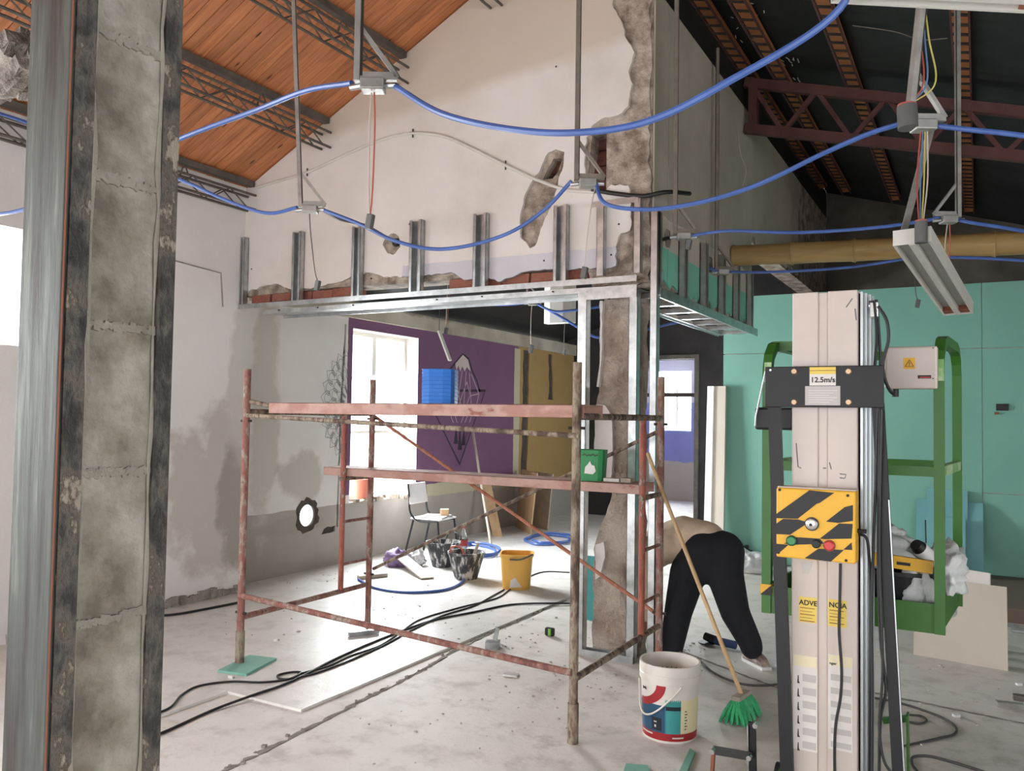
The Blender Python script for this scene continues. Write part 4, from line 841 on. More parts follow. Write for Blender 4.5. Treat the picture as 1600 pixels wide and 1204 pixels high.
# tube-shaped fitting in the back room
c = at(875, 480, 1, 8.2); t = thing('tube_fitting', 'white upright lamp housing hanging under the black roof of the back room', 'light fitting', (c.x, 8.2, 2.6))
MB().prism([(-0.17, -0.05), (-0.08, -0.09), (0.08, -0.09), (0.17, -0.05), (0.17, 0.05), (-0.17, 0.05)], [], lambda x, y: V(c.x + x, 8.2 + y, at(875, 505, 1, 8.2).z), lambda x, y: V(c.x + x, 8.2 + y, 3.2)).build('housing', 'fixture_white', t)
MB().tube([V(c.x, 8.2, 3.2), V(c.x, 8.2, 3.9)], 0.008, 6).build('rod', 'galv_dull', t)

for k, (pts, lb) in enumerate((([(1153, 205), (1157, 240), (1166, 268), (1160, 290)], 'thin pale wire hanging down the cement-board wall'), ([(1332, 40), (1400, 50), (1440, 62), (1480, 60)], 'thin grey wire strung under the black roof'))):
    tag(MB().tube(bez([at(px, py, 1, 7.4 if k == 0 else 6.2) for px, py in pts], 8), 0.004, 5).build('thin_wire', 'wire_pale' if k == 0 else 'truss_grey'), lb, 'wire')
# ------------------------------------------------------------------ scaffold
XA, XB, YA, YB, YI = -4.2, -1.81, 3.9, 5.2, 4.87
PR = 0.024
def sz(x): return SCR if x < -3.3 else 0.0
sc = thing('scaffold', 'rusty red tubular scaffold with two pink planks', 'scaffold', ((XA + XB) / 2, (YA + YB) / 2, 0))
for X_, mt in ((XA, 'scaf'), (XB, 'scaf_brown')):
    zb = sz(X_) + (0.016 if X_ == XA else 0); 
    fr = MB().tube([V(X_, YA, zb), V(X_, YA, 1.94)], PR, 14).build('end_post', mt, sc, smooth=True)
    MB().tube([V(X_, YA, 0.0 + zb), V(X_, YA, zb + 0.2)], PR + 0.005, 14).build('foot_sleeve', 'scaf_brown', sc, smooth=True)
    MB().tube([V(X_, YB, sz(X_)), V(X_, YB, 1.93)], PR, 14).build('end_post', 'scaf', sc, smooth=True)
    MB().tube([V(X_, YI, 0.33), V(X_, YI, 1.66)], PR * 0.85, 12).build('ladder_post', 'scaf_red', sc, smooth=True)
    for z in (0.32, 1.66): MB().tube([V(X_, YA, z), V(X_, YB, z)], PR * 0.8, 10).build('transverse_tube', mt if z < 1 else 'scaf_brown', sc, smooth=True)
    MB().tube([V(X_, YI - 0.03, 1.165), V(X_, YB, 1.165)], PR * 0.7, 10).build('transverse_tube', 'scaf_brown', sc, smooth=True)
    for z in (0.52, 0.84): MB().tube([V(X_, YI, z), V(X_, YB, z)], PR * 0.5, 8).build('rung', 'scaf', sc, smooth=True)
    for z, y in ((0.35, YA), (1.6, YA), (0.4, YB), (1.62, YB)):
        MB().tube([V(X_ - 0.045, y, z), V(X_ + 0.045, y, z)], 0.009, 6).build('coupler_pin', 'dark_rod', sc)
MB().tube([V(XA + 0.02, YA - 0.03, 0.47), V(XB, YA - 0.03, 0.36)], PR * 0.75, 10).build('rail_tube', 'scaf', sc, smooth=True)
MB().tube([V(XA + 0.04, YA - 0.03, 1.635), V(XB + 0.03, YA - 0.03, 1.56)], PR * 0.6, 10).build('rail_tube', 'scaf_brown', sc, smooth=True)
MB().tube([V(XA, YB + 0.03, 1.64), V(XB, YB + 0.03, 0.37)], PR * 0.55, 8).build('cross_brace', 'brace_orange', sc, smooth=True)
MB().tube([V(XA, YB + 0.055, 0.43), V(XB, YB + 0.055, 1.59)], PR * 0.55, 8).build('cross_brace', 'scaf_brown', sc, smooth=True)
MB().tube([V(XA - 0.02, YA + 0.0, 1.735), V(XA + 0.17, YA + 0.05, 1.70)], 0.014, 8).build('plank_hook', 'scaf_brown', sc)
zp = 1.675
def plank(x0, x1, y0, y1, z0, z1, n):
    m = MB(); m.box(x0, x1, y0, y1, z1 - 0.006, z1); m.box(x0, x1, y0, y0 + 0.005, z0, z1); m.box(x0, x1, y1 - 0.005, y1, z0, z1); m.box(x0, x1, y0, y0 + 0.03, z0, z0 + 0.004)
    return m.build('scaffold_plank', 'scaf_plank', sc, bevel=0.002)
pk1 = plank(-4.02, -1.78, YA + 0.02, YA + 0.27, 1.652, 1.722, 1)
pk2 = plank(-4.42, -1.83, YI + 0.025, YI + 0.275, 1.184, 1.246, 2)

# things on and around the scaffold
def facet_box(name, lab, cat, c, w0, w1, h, mat, n=8, rot=0.3, rings=9, wall=0.006):
    t = thing(name, lab, cat, c)
    m = MB(); r0, r1 = w0 / 2, w1 / 2; prof = [(0.001, wall)]
    prof = [(r0 - wall, wall)] + [(r1 - wall, h)] + [(r1, h)]
    for i in range(rings, -1, -1): 
        z = h * i / rings; r = r0 + (r1 - r0) * i / rings; prof += [(r, z), (r - 0.003, max(0, z - h / rings * 0.12))] if i else [(r, 0)]
    m.lathe(prof, c, n, sq=5); m.rotz(c, rot)
    m.build('body', mat, t); MB().lathe([(0.001, 0.003), (r0 - 0.002, 0.003), (r0 - 0.002, 0)], c, n, sq=5).rotz(c, rot).build('bottom', mat, t)
    return t
bc = at(687, 633, 1, YA + 0.14); facet_box('plastic_bin', 'blue ribbed plastic bin on the upper scaffold plank', 'bin', (bc.x, YA + 0.14, 1.723), 0.2, 0.2, 0.2, 'box_blue', 16, 0.35)
gc = at(925, 755, 1, YI + 0.14); gt = thing('plastic_box', 'green plastic box on the lower scaffold plank', 'box', (gc.x, YI + 0.14, 1.247))
m = MB(); c = (gc.x, YI + 0.14, 1.247); m.lathe([(0.078, 0.004), (0.086, 0.2), (0.094, 0.2), (0.084, 0.0), (0.001, 0.0)], c, 24, sq=6); m.rotz(c, 0.25); m.build('body', 'box_green', gt)
m = MB(); 
Mx = frame_m(V(gc.x, YI + 0.14, 1.247) + Matrix.Rotation(0.25, 3, 'Z') @ V(0, -0.0935, 0), Matrix.Rotation(0.25, 3, 'Z') @ V(1, 0, 0), (0, 0, 1))
fn = lambda d: (lambda x, y: Mx @ V(x, y, d))
MB().prism([(-0.035, 0.05), (0.02, 0.045), (0.04, 0.065), (0.03, 0.1), (0.012, 0.105), (0.0, 0.13), (-0.012, 0.11), (-0.03, 0.09)], [], fn(0.0035), fn(-0.006)).build('white_smear', 'plastic_white', gt)
for k, pts in enumerate(([(-0.05, 0.165), (-0.035, 0.175), (-0.02, 0.162), (0.0, 0.172)], [(0.0, 0.162), (0.02, 0.175), (0.035, 0.162), (0.05, 0.17)])):
    m = MB(); ribbon(m, pts, 0.006, fn(0.002)); m.build('dark_scrawl', 'dark_rod', gt, fix=False)
tag(MB().obox(V(at(957, 757, 1, YI + 0.12).x, YI + 0.12, 1.258), 0.11, 0.05, 0.022).build('wood_offcut', 'sticker_white', bevel=0.003), 'small white offcut beside the green box on the plank', 'offcut')
tag(MB().obox(V(at(980, 757, 1, YI + 0.12).x, YI + 0.12, 1.261), 0.07, 0.06, 0.028).build('wood_offcut', 'grey_ply', bevel=0.003), 'small grey offcut near the plank end by the red post', 'offcut')
# scrap of plasterboard under the corner post
A_, B_, C_ = fl(340, 1050, SCR), fl(385, 1056, SCR), fl(432, 1031, SCR); D_ = A_ + C_ - B_
tag(MB().prism([(p.x, p.y) for p in (A_, B_, C_, D_)], [], lambda x, y: V(x, y, SCR), lambda x, y: V(x, y, SCR + 0.0145)).build('board_scrap', 'teal_board'), 'green plasterboard scrap under the foot of the scaffold post', 'board scrap')

# ------------------------------------------------------------------ murals on the back-room wall
mpw = lambda y, z: V(LXB + 0.0025, y, z)
def W(px, py): p = at(px, py, 0, LXB); return (p.y, p.z)
mm = thing('mountain_mural', 'painted snowy mountain over a dark triangle on the purple wall', 'mural', (LXB, 9.5, 1.6))
tri = [W(662, 610), W(758, 610), W(718, 725)]
m = MB(); ribbon(m, tri, 0.05, mpw, closed=True); m.build('triangle_outline', 'mural_dark', mm, fix=False)
m = MB(); ribbon(m, [W(*p) for p in ((690, 600), (700, 580), (712, 566), (723, 553), (732, 560), (738, 580), (745, 595), (750, 612))], 0.03, mpw); m.build('mountain_outline', 'mural_dark', mm, fix=False)
mpw2 = lambda y, z: V(LXB + 0.004, y, z)
snow = [W(*p) for p in ((711, 568), (723, 554), (731, 562), (735, 580), (729, 573), (726, 580), (722, 572), (719, 580), (716, 571), (713, 578))]
MB().prism(snow, [], lambda y, z: V(LXB + 0.004, y, z), lambda y, z: V(LXB + 0.0005, y, z)).build('snow_cap', 'mural_white', mm)
m = MB()
for a, b in (((715, 580), (713, 600)), ((722, 578), (716, 618)), ((728, 580), (724, 634)), ((733, 582), (736, 634)), ((736, 584), (748, 615)), ((729, 596), (716, 634)), ((729, 596), (734, 616)), ((748, 615), (734, 618)), ((748, 615), (744, 634)), ((713, 600), (720, 634)), ((734, 618), (728, 634)), ((716, 618), (710, 630)), ((724, 650), (720, 660)), ((730, 650), (726, 660)), ((736, 650), (733, 660)), ((704, 650), (708, 660)), ((711, 650), (714, 660))):
    ribbon(m, [W(*a), W(*b)], 0.014, mpw2)
m.build('line_drawing', 'mural_line', mm, fix=False)
m = MB()
for px, a, b in ((712, 666, 700), (718, 664, 712), (724, 668, 702)):
    z0 = W(px, b); z1 = W(px, a); h = z1[1] - z0[1]
    MBp = [(z0[0] - 0.05, z0[1] + h * 0.2), (z0[0] + 0.05, z0[1] + h * 0.2), (z0[0], z1[1])]
    m.prism(MBp, [], lambda y, z: V(LXB + 0.004, y, z), lambda y, z: V(LXB + 0.0005, y, z))
m.build('painted_trees', 'mural_dark', mm)
md = thing('mandala_drawing', 'half mandala drawn in grey ink beside the bright window', 'mural', (LXB, 7.0, 1.7))
cy, cz = 7.23, W(545, 632)[1]
m = MB()
for ring, (r0, r1, n) in enumerate(((0.12, 0.3, 8), (0.27, 0.43, 11), (0.4, 0.55, 13))):
    for k in range(n):
        t0 = math.pi / 2 + math.pi * (k + (0.5 if ring % 2 else 0)) / n; dt = math.pi / n * 0.52
        def pp(r, t): return (cy + math.cos(t) * r * 0.9, cz + math.sin(t) * r * 1.15)
        for q in (1.0, 0.6):
            pet = [pp(r0, t0 - dt * q), pp((r0 + r1) / 2, t0 - dt * 1.1 * q), pp(r0 + (r1 - r0) * q, t0), pp((r0 + r1) / 2, t0 + dt * 1.1 * q), pp(r0, t0 + dt * q)]
            if all(p[0] < 7.225 for p in pet): ribbon(m, pet, 0.006, mpw)
m.build('ink_lines', 'ink', md, fix=False)

# ------------------------------------------------------------------ window sill things, back-room floor
def bucket(name, lab, cat, c, r0, r1, h, mat, handle=None, sq=None, n=28, wall=0.005, group=None, lip=0.008):
    t = thing(name, lab, cat, tuple(c), 0, group)
    MB().lathe([(0.001, 0.006), (r0 - wall, 0.006), (r1 - wall, h), (r1 + lip, h), (r1 + lip, h - 0.02), (r1, h - 0.022), (r0, 0.0), (0.001, 0.0)], c, n, sq=sq).build('body', mat, t, smooth=True)
    return t
C = at(564, 786, 0, -6.24); t = bucket('paint_pot', 'salmon plastic pot on the window sill', 'pot', (C.x, C.y, 0.69), 0.085, 0.11, 0.22, 'salmon')
tag(MB().lathe([(0.001, 0), (0.06, 0), (0.075, 0.1), (0.068, 0.1), (0.055, 0.01), (0.001, 0.01)], (C.x, C.y + 0.03, 0.91), 20).build('plastic_cup', 'pink', smooth=True), 'pink cup standing on the salmon pot at the window', 'cup')
# chair
cb = fl(672, 872, SCR); ca = math.radians(94)
ch = thing('school_chair', 'white chair on black steel legs below the window', 'chair', (cb.x - 0.1, cb.y + 0.2, SCR), ca)
Mc = Matrix.Translation(V(cb.x - 0.1, cb.y + 0.2, SCR)) @ Matrix.Rotation(ca, 4, 'Z')
def cp(*p): return Mc @ V(*p)
MB().box(-0.2, 0.2, -0.2, 0.2, 0.43, 0.45).xf(Mc).build('seat', 'plastic_white', ch, bevel=0.02)
MB().add([cp(-0.2, 0.2, 0.6), cp(0.2, 0.2, 0.6), cp(0.2, 0.235, 0.84), cp(-0.2, 0.235, 0.84), cp(-0.2, 0.215, 0.6), cp(0.2, 0.215, 0.6), cp(0.2, 0.25, 0.84), cp(-0.2, 0.25, 0.84)], [(3, 2, 1, 0), (4, 5, 6, 7), (0, 1, 5, 4), (1, 2, 6, 5), (2, 3, 7, 6), (3, 0, 4, 7)]).build('backrest', 'plastic_white', ch, bevel=0.015)
for s in (-1, 1):
    MB().tube(bez([cp(s * 0.21, -0.22, 0), cp(s * 0.19, -0.17, 0.42)], 3), 0.012, 8).build('leg', 'chair_steel', ch); MB().tube(bez([cp(s * 0.21, 0.26, 0), cp(s * 0.19, 0.16, 0.42)], 3), 0.012, 8).build('leg', 'chair_steel', ch)
    MB().tube(bez([cp(s * 0.19, -0.17, 0.42), cp(s * 0.19, 0.1, 0.42), cp(s * 0.19, 0.2, 0.5), cp(s * 0.19, 0.225, 0.7), cp(s * 0.19, 0.245, 0.84)], 5), 0.012, 8).build('back_tube', 'chair_steel', ch)
tag(MB().obox(cp(0.0, -0.02, 0.46), 0.34, 0.3, 0.012, Matrix.Rotation(ca + 0.2, 3, 'Z')).build('paper_stack', 'plastic_white', bevel=0.003), 'white papers lying on the chair seat', 'paper')
tag(MB().obox(cp(0.08, -0.1, 0.505), 0.12, 0.1, 0.07, Matrix.Rotation(ca + 0.5, 3, 'Z')).build('carton', 'ply', bevel=0.003), 'small tan carton on the chair seat', 'carton')
# mortar tubs
def tub(lab, c, hd):
    t = bucket('mortar_tub', lab, 'tub', c, 0.115, 0.185, 0.27, 'mortar_tub', group='black mortar tubs')
    cc = V(*c)
    for s in (-1, 1):
        MB().tube(bez([cc + V(s * 0.08, -0.17 * hd, 0.27), cc + V(s * 0.06, -0.19 * hd, 0.33), cc + V(0, -0.2 * hd, 0.35)], 4), 0.009, 6).build('handle', 'wire_red' if hd > 0 else 'rubber', t)
    MB().lathe([(0.001, 0.16), (0.15, 0.16)], c, 20).build('mortar', 'rubble', t)
    return t
c1 = fl(692, 884, SCR); c2 = fl(728, 903, SCR)
tub('mortar-caked black tub with a reddish handle, below the chair', (c1.x, c1.y, SCR), -1)
tub('mortar-caked black tub with a trowel stuck in it', (c2.x, c2.y, SCR), 1)
h = V(c2.x + 0.1, c2.y - 0.06, SCR + 0.2); t = thing('trowel', 'trowel with a pale handle standing in the nearer black tub', 'trowel', tuple(h))
MB().tube([h + V(0.02, 0, 0.04), h + V(0.08, 0.0, 0.18)], 0.016, 8).build('handle', 'grey_ply', t, smooth=True); MB().prism([(-0.05, 0), (0.05, 0), (0.03, -0.14), (0, -0.17), (-0.03, -0.14)], [], lambda x, y: h + V(x, 0.02, y + 0.05), lambda x, y: h + V(x, 0.023, y + 0.05)).build('blade', 'galv_dull', t)
c3 = fl(807, 917, SCR if fl(807, 917).x < -3.3 else 0); z3 = SCR
t = thing('square_bucket', 'yellow square bucket standing on the back-room floor', 'bucket', (c3.x, c3.y, z3))
MB().lathe([(0.001, 0.006), (0.125, 0.006), (0.15, 0.33), (0.165, 0.33), (0.165, 0.31), (0.155, 0.308), (0.132, 0.0), (0.001, 0.0)], (c3.x, c3.y, z3), 28, sq=5).rotz((c3.x, c3.y, 0), 0.45).build('body', 'yellow_tub', t, smooth=True)
MB().tube(bez([V(c3.x + 0.02, c3.y - 0.17, z3 + 0.29), V(c3.x + 0.13, c3.y - 0.16, z3 + 0.3), V(c3.x + 0.2, c3.y - 0.05, z3 + 0.34)], 6), 0.008, 6).build('handle', 'plug_grey', t)
pv = Matrix.Rotation(0.45, 3, 'Z'); cc = V(c3.x, c3.y, z3)
MB().prism([(-0.06, 0.0), (0.06, 0.01), (0.02, 0.06), (-0.01, 0.1), (-0.05, 0.07)], [], lambda x, y: cc + pv @ V(x, -0.136 - y * 0.06, y + 0.02), lambda x, y: cc + pv @ V(x, -0.139 - y * 0.06, y + 0.02)).build('plaster_splash', 'sticker_white', t)
# bottle
bo = fl(724, 868, SCR); t = thing('water_bottle', 'clear plastic bottle with a red cap behind the tubs', 'bottle', (bo.x, bo.y, SCR))
MB().lathe([(0.001, 0), (0.045, 0.0), (0.048, 0.02), (0.046, 0.1), (0.05, 0.12), (0.048, 0.22), (0.016, 0.31), (0.015, 0.33)], (bo.x, bo.y, SCR), 16).build('body', 'film', t, smooth=True)
MB().lathe([(0.001, 0.36), (0.018, 0.36), (0.018, 0.325)], (bo.x, bo.y, SCR), 14).build('cap', 'btn_red', t); MB().lathe([(0.051, 0.12), (0.051, 0.19)], (bo.x, bo.y, SCR), 16).build('wrapper', 'lbl_red', t)
# bag and plank scrap
def crumple(name, mat, lab, cat, c, s, seed, parent=None):
    bm = bmesh.new(); bmesh.ops.create_icosphere(bm, subdivisions=4, radius=1.0); m = MB()
    for v in bm.verts:
        p = v.co.copy(); k = 1 + noise.noise(p * 2.2 + V(seed, 0, 0)) * 0.45 + abs(noise.noise(p * 5 + V(0, seed, 0))) * 0.35 - abs(noise.noise(p * 9 + V(seed, seed, 0))) * 0.16
        q = V(p.x * s[0], p.y * s[1], p.z * s[2]) * k; q.z = max(q.z, -s[2] * 0.75); m.v.append(V(*c) + q + V(0, 0, s[2] * 0.75))
    m.f = [tuple(v.index for v in f.verts) for f in bm.faces]; bm.free()
    o = m.build(name, mat, parent, smooth='all')
    return tag(o, lab, cat) if lab else o
b1 = fl(618, 884, SCR); crumple('shopping_bag', 'bag_purple', 'crumpled lilac shopping bag at the wall below the window', 'bag', (b1.x, b1.y, SCR), (0.13, 0.11, 0.1), 3)
crumple('paper_bag', 'plastic_white', 'crumpled white paper bag next to the lilac bag', 'bag', (b1.x + 0.17, b1.y + 0.16, SCR + 0.0), (0.09, 0.08, 0.1), 8)
p0, p1 = fl(625, 885, SCR), fl(668, 905, SCR); d = (p1 - p0).normalized()
tag(MB().bar(p0 + V(0, 0, 0.12), p1 + V(0, 0, 0.012), 0.14, 0.015).build('wood_board', 'grey_ply'), 'short grey board propped against the lilac bag', 'board')
# boards leaning at the far end, sticks
def leaner(name, lab, cat, q0, q1, top, th, mat, lean, group=None):
    """sheet standing on floor points q0-q1 leaning back by `lean` (vector), height top"""
    a, b = Vector(q0), Vector(q1); l = Vector(lean); e = (b - a).normalized(); n = V(-e.y, e.x, 0); n = n if n.dot(l) > 0 else -n
    up = V(l.x, l.y, top); m = MB(); vs = []
    for o in (0, th):
        for p in (a, b, b + up, a + up): vs.append(p + n * o)
    m.add(vs, [(3, 2, 1, 0), (4, 5, 6, 7), (0, 1, 5, 4), (1, 2, 6, 5), (2, 3, 7, 6), (3, 0, 4, 7)])
    return tag(m.build(name, mat), lab, cat, group)
leaner('plywood_sheet', 'tan plywood strip leaning on the grey wall below the purple', 'board', fl(770, 838, SCR), fl(785, 838, SCR), 0.72, 0.02, 'ply', (-6.12 - fl(770, 838).x, 0.1, 0))
leaner('plywood_sheet', 'wide tan board leaning under the ochre wall', 'board', fl(805, 822, SCR), fl(828, 835, SCR), 0.85, 0.02, 'ply', (-6.12 - fl(805, 822).x, 0.15, 0))
leaner('plywood_sheet', 'grey board leaning behind the tan board at the ochre wall', 'board', fl(822, 820, SCR), fl(855, 828, SCR), 0.8, 0.02, 'grey_ply', (-6.12 - fl(822, 820).x, 0.25, 0))
tag(MB().tube([fl(768, 856, SCR), V(LXB + 0.03, at(735, 668, 0, LXB).y, at(735, 668, 0, LXB).z)], 0.018, 8).build('wooden_pole', 'grey_ply'), 'long wooden pole leaning against the purple wall', 'pole')
ht = at(686, 517, 1, 7.6); t = thing('hanging_tube', 'slim white tube dangling in front of the purple wall', 'tube', tuple(ht)); MB().bar(ht, at(703, 563, 1, 7.6), 0.05, 0.02).build('tube', 'fixture_white', t); MB().tube([ht, V(ht.x, ht.y, 3.75)], 0.004, 5).build('cord', 'cable_grey', t)
for k, (pts, lab) in enumerate((([(820, 842), (850, 835), (885, 838), (880, 848), (840, 850), (825, 846)], 'tangle of blue tubing on the floor under the ochre wall'), ([(700, 858), (735, 850), (772, 858), (765, 868), (730, 870), (705, 866)], 'loop of blue tubing lying behind the mortar tubs'))):
    q = [fl(px, py, SCR + 0.02) for px, py in pts]; q2 = [p + V(0.03, 0.05, 0.02) for p in q]
    tag(MB().tube(bez(q + [q[0]] + q2, 6), 0.016, 6).build('blue_tubing', 'hose_blue', smooth=True), lab, 'hose', 'blue hose coils on the back-room floor')
tag(MB().tube(bez([fl(px, py, SCR + 0.012) for px, py in ((560, 905), (590, 919), (640, 925), (690, 922), (718, 912), (727, 898), (724, 885))], 8), 0.013, 8).build('blue_tubing', 'hose_blue', smooth=True), 'blue hose curving in front of the nearer black tub', 'hose')
# ------------------------------------------------------------------ mast lift with green cage
MY = 3.3
def M_(px, py, y=MY): return at(px, py, 1, y)
mx0, mx1 = M_(1237, 800).x, M_(1340, 800).x; mz = M_(1290, 455).z
lift = thing('mast_lift', 'cream mast lift with black bracing and yellow-black control box', 'lift', ((mx0 + mx1) / 2, MY + 0.1, 0))
g0, g1 = M_(1278, 800).x, M_(1293, 800).x
m = MB(); m.box(mx0, g0, MY, MY + 0.16, 0.12, mz); m.box(g1, mx1, MY, MY + 0.16, 0.12, mz); m.box(g0 - 0.001, g1 + 0.001, MY + 0.006, MY + 0.15, 0.12, mz - 0.003)
m.build('mast', 'lift_cream', lift, bevel=0.004)
MB().box(mx0 + 0.006, mx1 - 0.004, MY + 0.165, MY + 0.3, 0.15, mz - 0.04).build('inner_mast', 'alu', lift)
for k, (dx, dy, w_) in enumerate(((0.006, 0.03, 0.016), (0.016, 0.07, 0.014), (0.026, 0.11, 0.018), (0.03, 0.16, 0.02))):
    MB().box(mx1 + 0.001, mx1 + 0.001 + dx + 0.008, MY + dy, MY + dy + w_, 0.12, mz - 0.005).build('guide_rail', 'alu', lift)
MB().box(mx1 + 0.001, mx1 + 0.006, MY + 0.03, MY + 0.2, 0.12, mz - 0.01).build('side_plate', 'fixture_inner', lift)
# pulley hardware at the mast top
MB().tube([V(mx1 + 0.03, MY + 0.1, mz - 0.05), V(mx1 + 0.06, MY + 0.1, mz - 0.05)], 0.02, 12).build('pulley', 'chrome', lift, smooth=True)
MB().obox((mx1 + 0.05, MY + 0.08, mz - 0.07), 0.03, 0.04, 0.06).build('cable_clamp', 'chrome', lift, bevel=0.004)
# bracing plate and legs
PY = MY - 0.05
pa, pb = M_(1195, 573, PY), M_(1381, 637, PY)
plate = MB().box(pa.x, pb.x, PY, PY + 0.012, pb.z, pa.z).build('brace_plate', 'black_steel', lift, bevel=0.003)
for px, py in ((1241, 580), (1326, 580), (1241, 628), (1326, 628)):
    p = M_(px, py, PY); MB().tube([p + V(0, 0.002, 0), p - V(0, 0.008, 0)], [0.0125, 0.009], 14).build('bolt', 'brass', plate)
p = M_(1204, 578, PY); MB().tube([p, p - V(0, 0.004, 0)], 0.004, 8).build('rivet', 'chrome', plate)
def sticker(parent, px0, py0, px1, py1, y, mat, name='sticker', th=0.0012):
    a = M_(px0, py0, y); b = M_(px1, py1, y); return MB().box(a.x, b.x, y - th, y, b.z, a.z).build(name, mat, parent)
Tm = lambda px, py, y: frame_m(M_(px, py, y), (1, 0, 0), (0, 0, 1))
s1 = sticker(plate, 1265, 573.5, 1306, 602, PY - 0.0003, 'sticker_white'); sticker(plate, 1265, 573.5, 1306, 584, PY - 0.0018, 'sticker_yellow', 'yellow_strip', 0.0006)
MB().box(M_(1265, 578, PY).x, M_(1306, 578, PY).x, PY - 0.0032, PY - 0.0024, M_(1280, 579.3, PY).z, M_(1280, 578.4, PY).z).build('print_line', 'rust_brown', plate)
text('lettering', '12.5m/s', 0.0275, Tm(1266.5, 597, PY - 0.0022), 'black', plate)
s2 = sticker(plate, 1258, 603, 1313, 633, PY - 0.0003, 'sticker_grey')
for i in range(6): MB().box(M_(1263, 600, PY).x, M_(1308 - (i % 3) * 6, 600, PY).x, PY - 0.0024, PY - 0.0017, M_(1280, 610.5 + i * 3.6, PY).z, M_(1280, 609.5 + i * 3.6, PY).z).build('print_line', 'sticker_white', plate)
def leg(top, bot, yt, yb, wd, nm='brace_leg'):
    a = M_(top[0], top[1], yt); b = M_(bot[0], bot[1], yb); e = a + (b - a) * ((a.z - 0.13) / (a.z - b.z)); MB().bar(a, e, wd, 0.03, up=(0, 1, 0)).build(nm, 'black_steel', lift)
leg((1210, 630), (1230, 1204), MY - 0.02, MY - 0.02, 0.045); leg((1372, 630), (1404, 1204), MY - 0.02, MY - 0.02, 0.04)
MB().bar(M_(1389, 780, MY - 0.02) + V(0.001, -0.016, 0), M_(1413, 1204, MY - 0.02) + V(0.001, -0.016, 0), 0.004, 0.004).build('leg_edge', 'alu', lift)
# control box with warning stripes
BY = MY - 0.1
q = [M_(*p, BY) for p in ((1213, 760), (1337, 769), (1332, 882), (1211, 868))]
bx0, bx1 = q[0].x, q[1].x; bz1 = (q[0].z + q[1].z) / 2; bz0 = (q[2].z + q[3].z) / 2
cbx = MB().box(bx0, bx1, BY, BY + 0.09, bz0, bz1).build('control_box', 'yellow', lift, bevel=0.006)
MB().box(bx0 + 0.002, bx1 - 0.002, BY + 0.012, BY + 0.088, bz1 - 0.004, bz1 + 0.004).build('box_lid', 'lift_cream', cbx)
def cbp(x, y): return (1160 + x / 4.63, 740 + y / 4.63)
stripes = [[(485, 118), (665, 137), (560, 210), (540, 215), (400, 325), (243, 320), (243, 290)], [(295, 325), (405, 330), (455, 345), (460, 365), (345, 440), (245, 435), (243, 360)], [(800, 225), (740, 240), (605, 345), (695, 355), (800, 340)], [(700, 358), (798, 362), (790, 468), (590, 472), (560, 468)],
           [(390, 458), (560, 468), (590, 505), (390, 512), (300, 505)], [(450, 610), (550, 540), (735, 550), (640, 635)], [(243, 505), (335, 512), (262, 575), (243, 578)], [(790, 495), (795, 550), (730, 548)]]
for st in stripes:
    P = [M_(*cbp(*p), BY) for p in st]; P = [(min(max(p.x, bx0), bx1), min(max(p.z, bz0), bz1)) for p in P]
    MB().prism(P, [], mpY(BY + 0.001), mpY(BY - 0.0012)).build('black_stripe', 'black', cbx)
def knob(px, py, r, d, mat, nm, base=None):
    p = M_(*cbp(px, py), BY)
    if base: MB().tube([p, p - V(0, d * 0.5, 0)], r * 1.18, 20).build('bezel', base, cbx)
    MB().tube([p, p - V(0, d * 0.8, 0), p - V(0, d, 0)], [r, r, r * 0.8], 20).build(nm, mat, cbx, smooth=True)
knob(357, 482, 0.0165, 0.014, 'btn_green', 'start_button', 'black'); knob(535, 505, 0.0155, 0.012, 'black', 'selector_button'); knob(630, 518, 0.0175, 0.014, 'btn_red', 'stop_button', 'rust_brown'); knob(503, 362, 0.021, 0.01, 'chrome', 'key_switch', 'black'); knob(497, 366, 0.006, 0.013, 'black', 'keyhole')
for px, py in ((270, 115), (762, 157), (750, 626), (262, 568)): knob(px, py, 0.005, 0.003, 'black', 'box_screw')
p = M_(*cbp(840, 425), BY); MB().tube([V(bx1, BY + 0.05, p.z), V(bx1 + 0.03, BY + 0.05, p.z)], 0.008, 10).build('cable_plug', 'rubber', cbx)
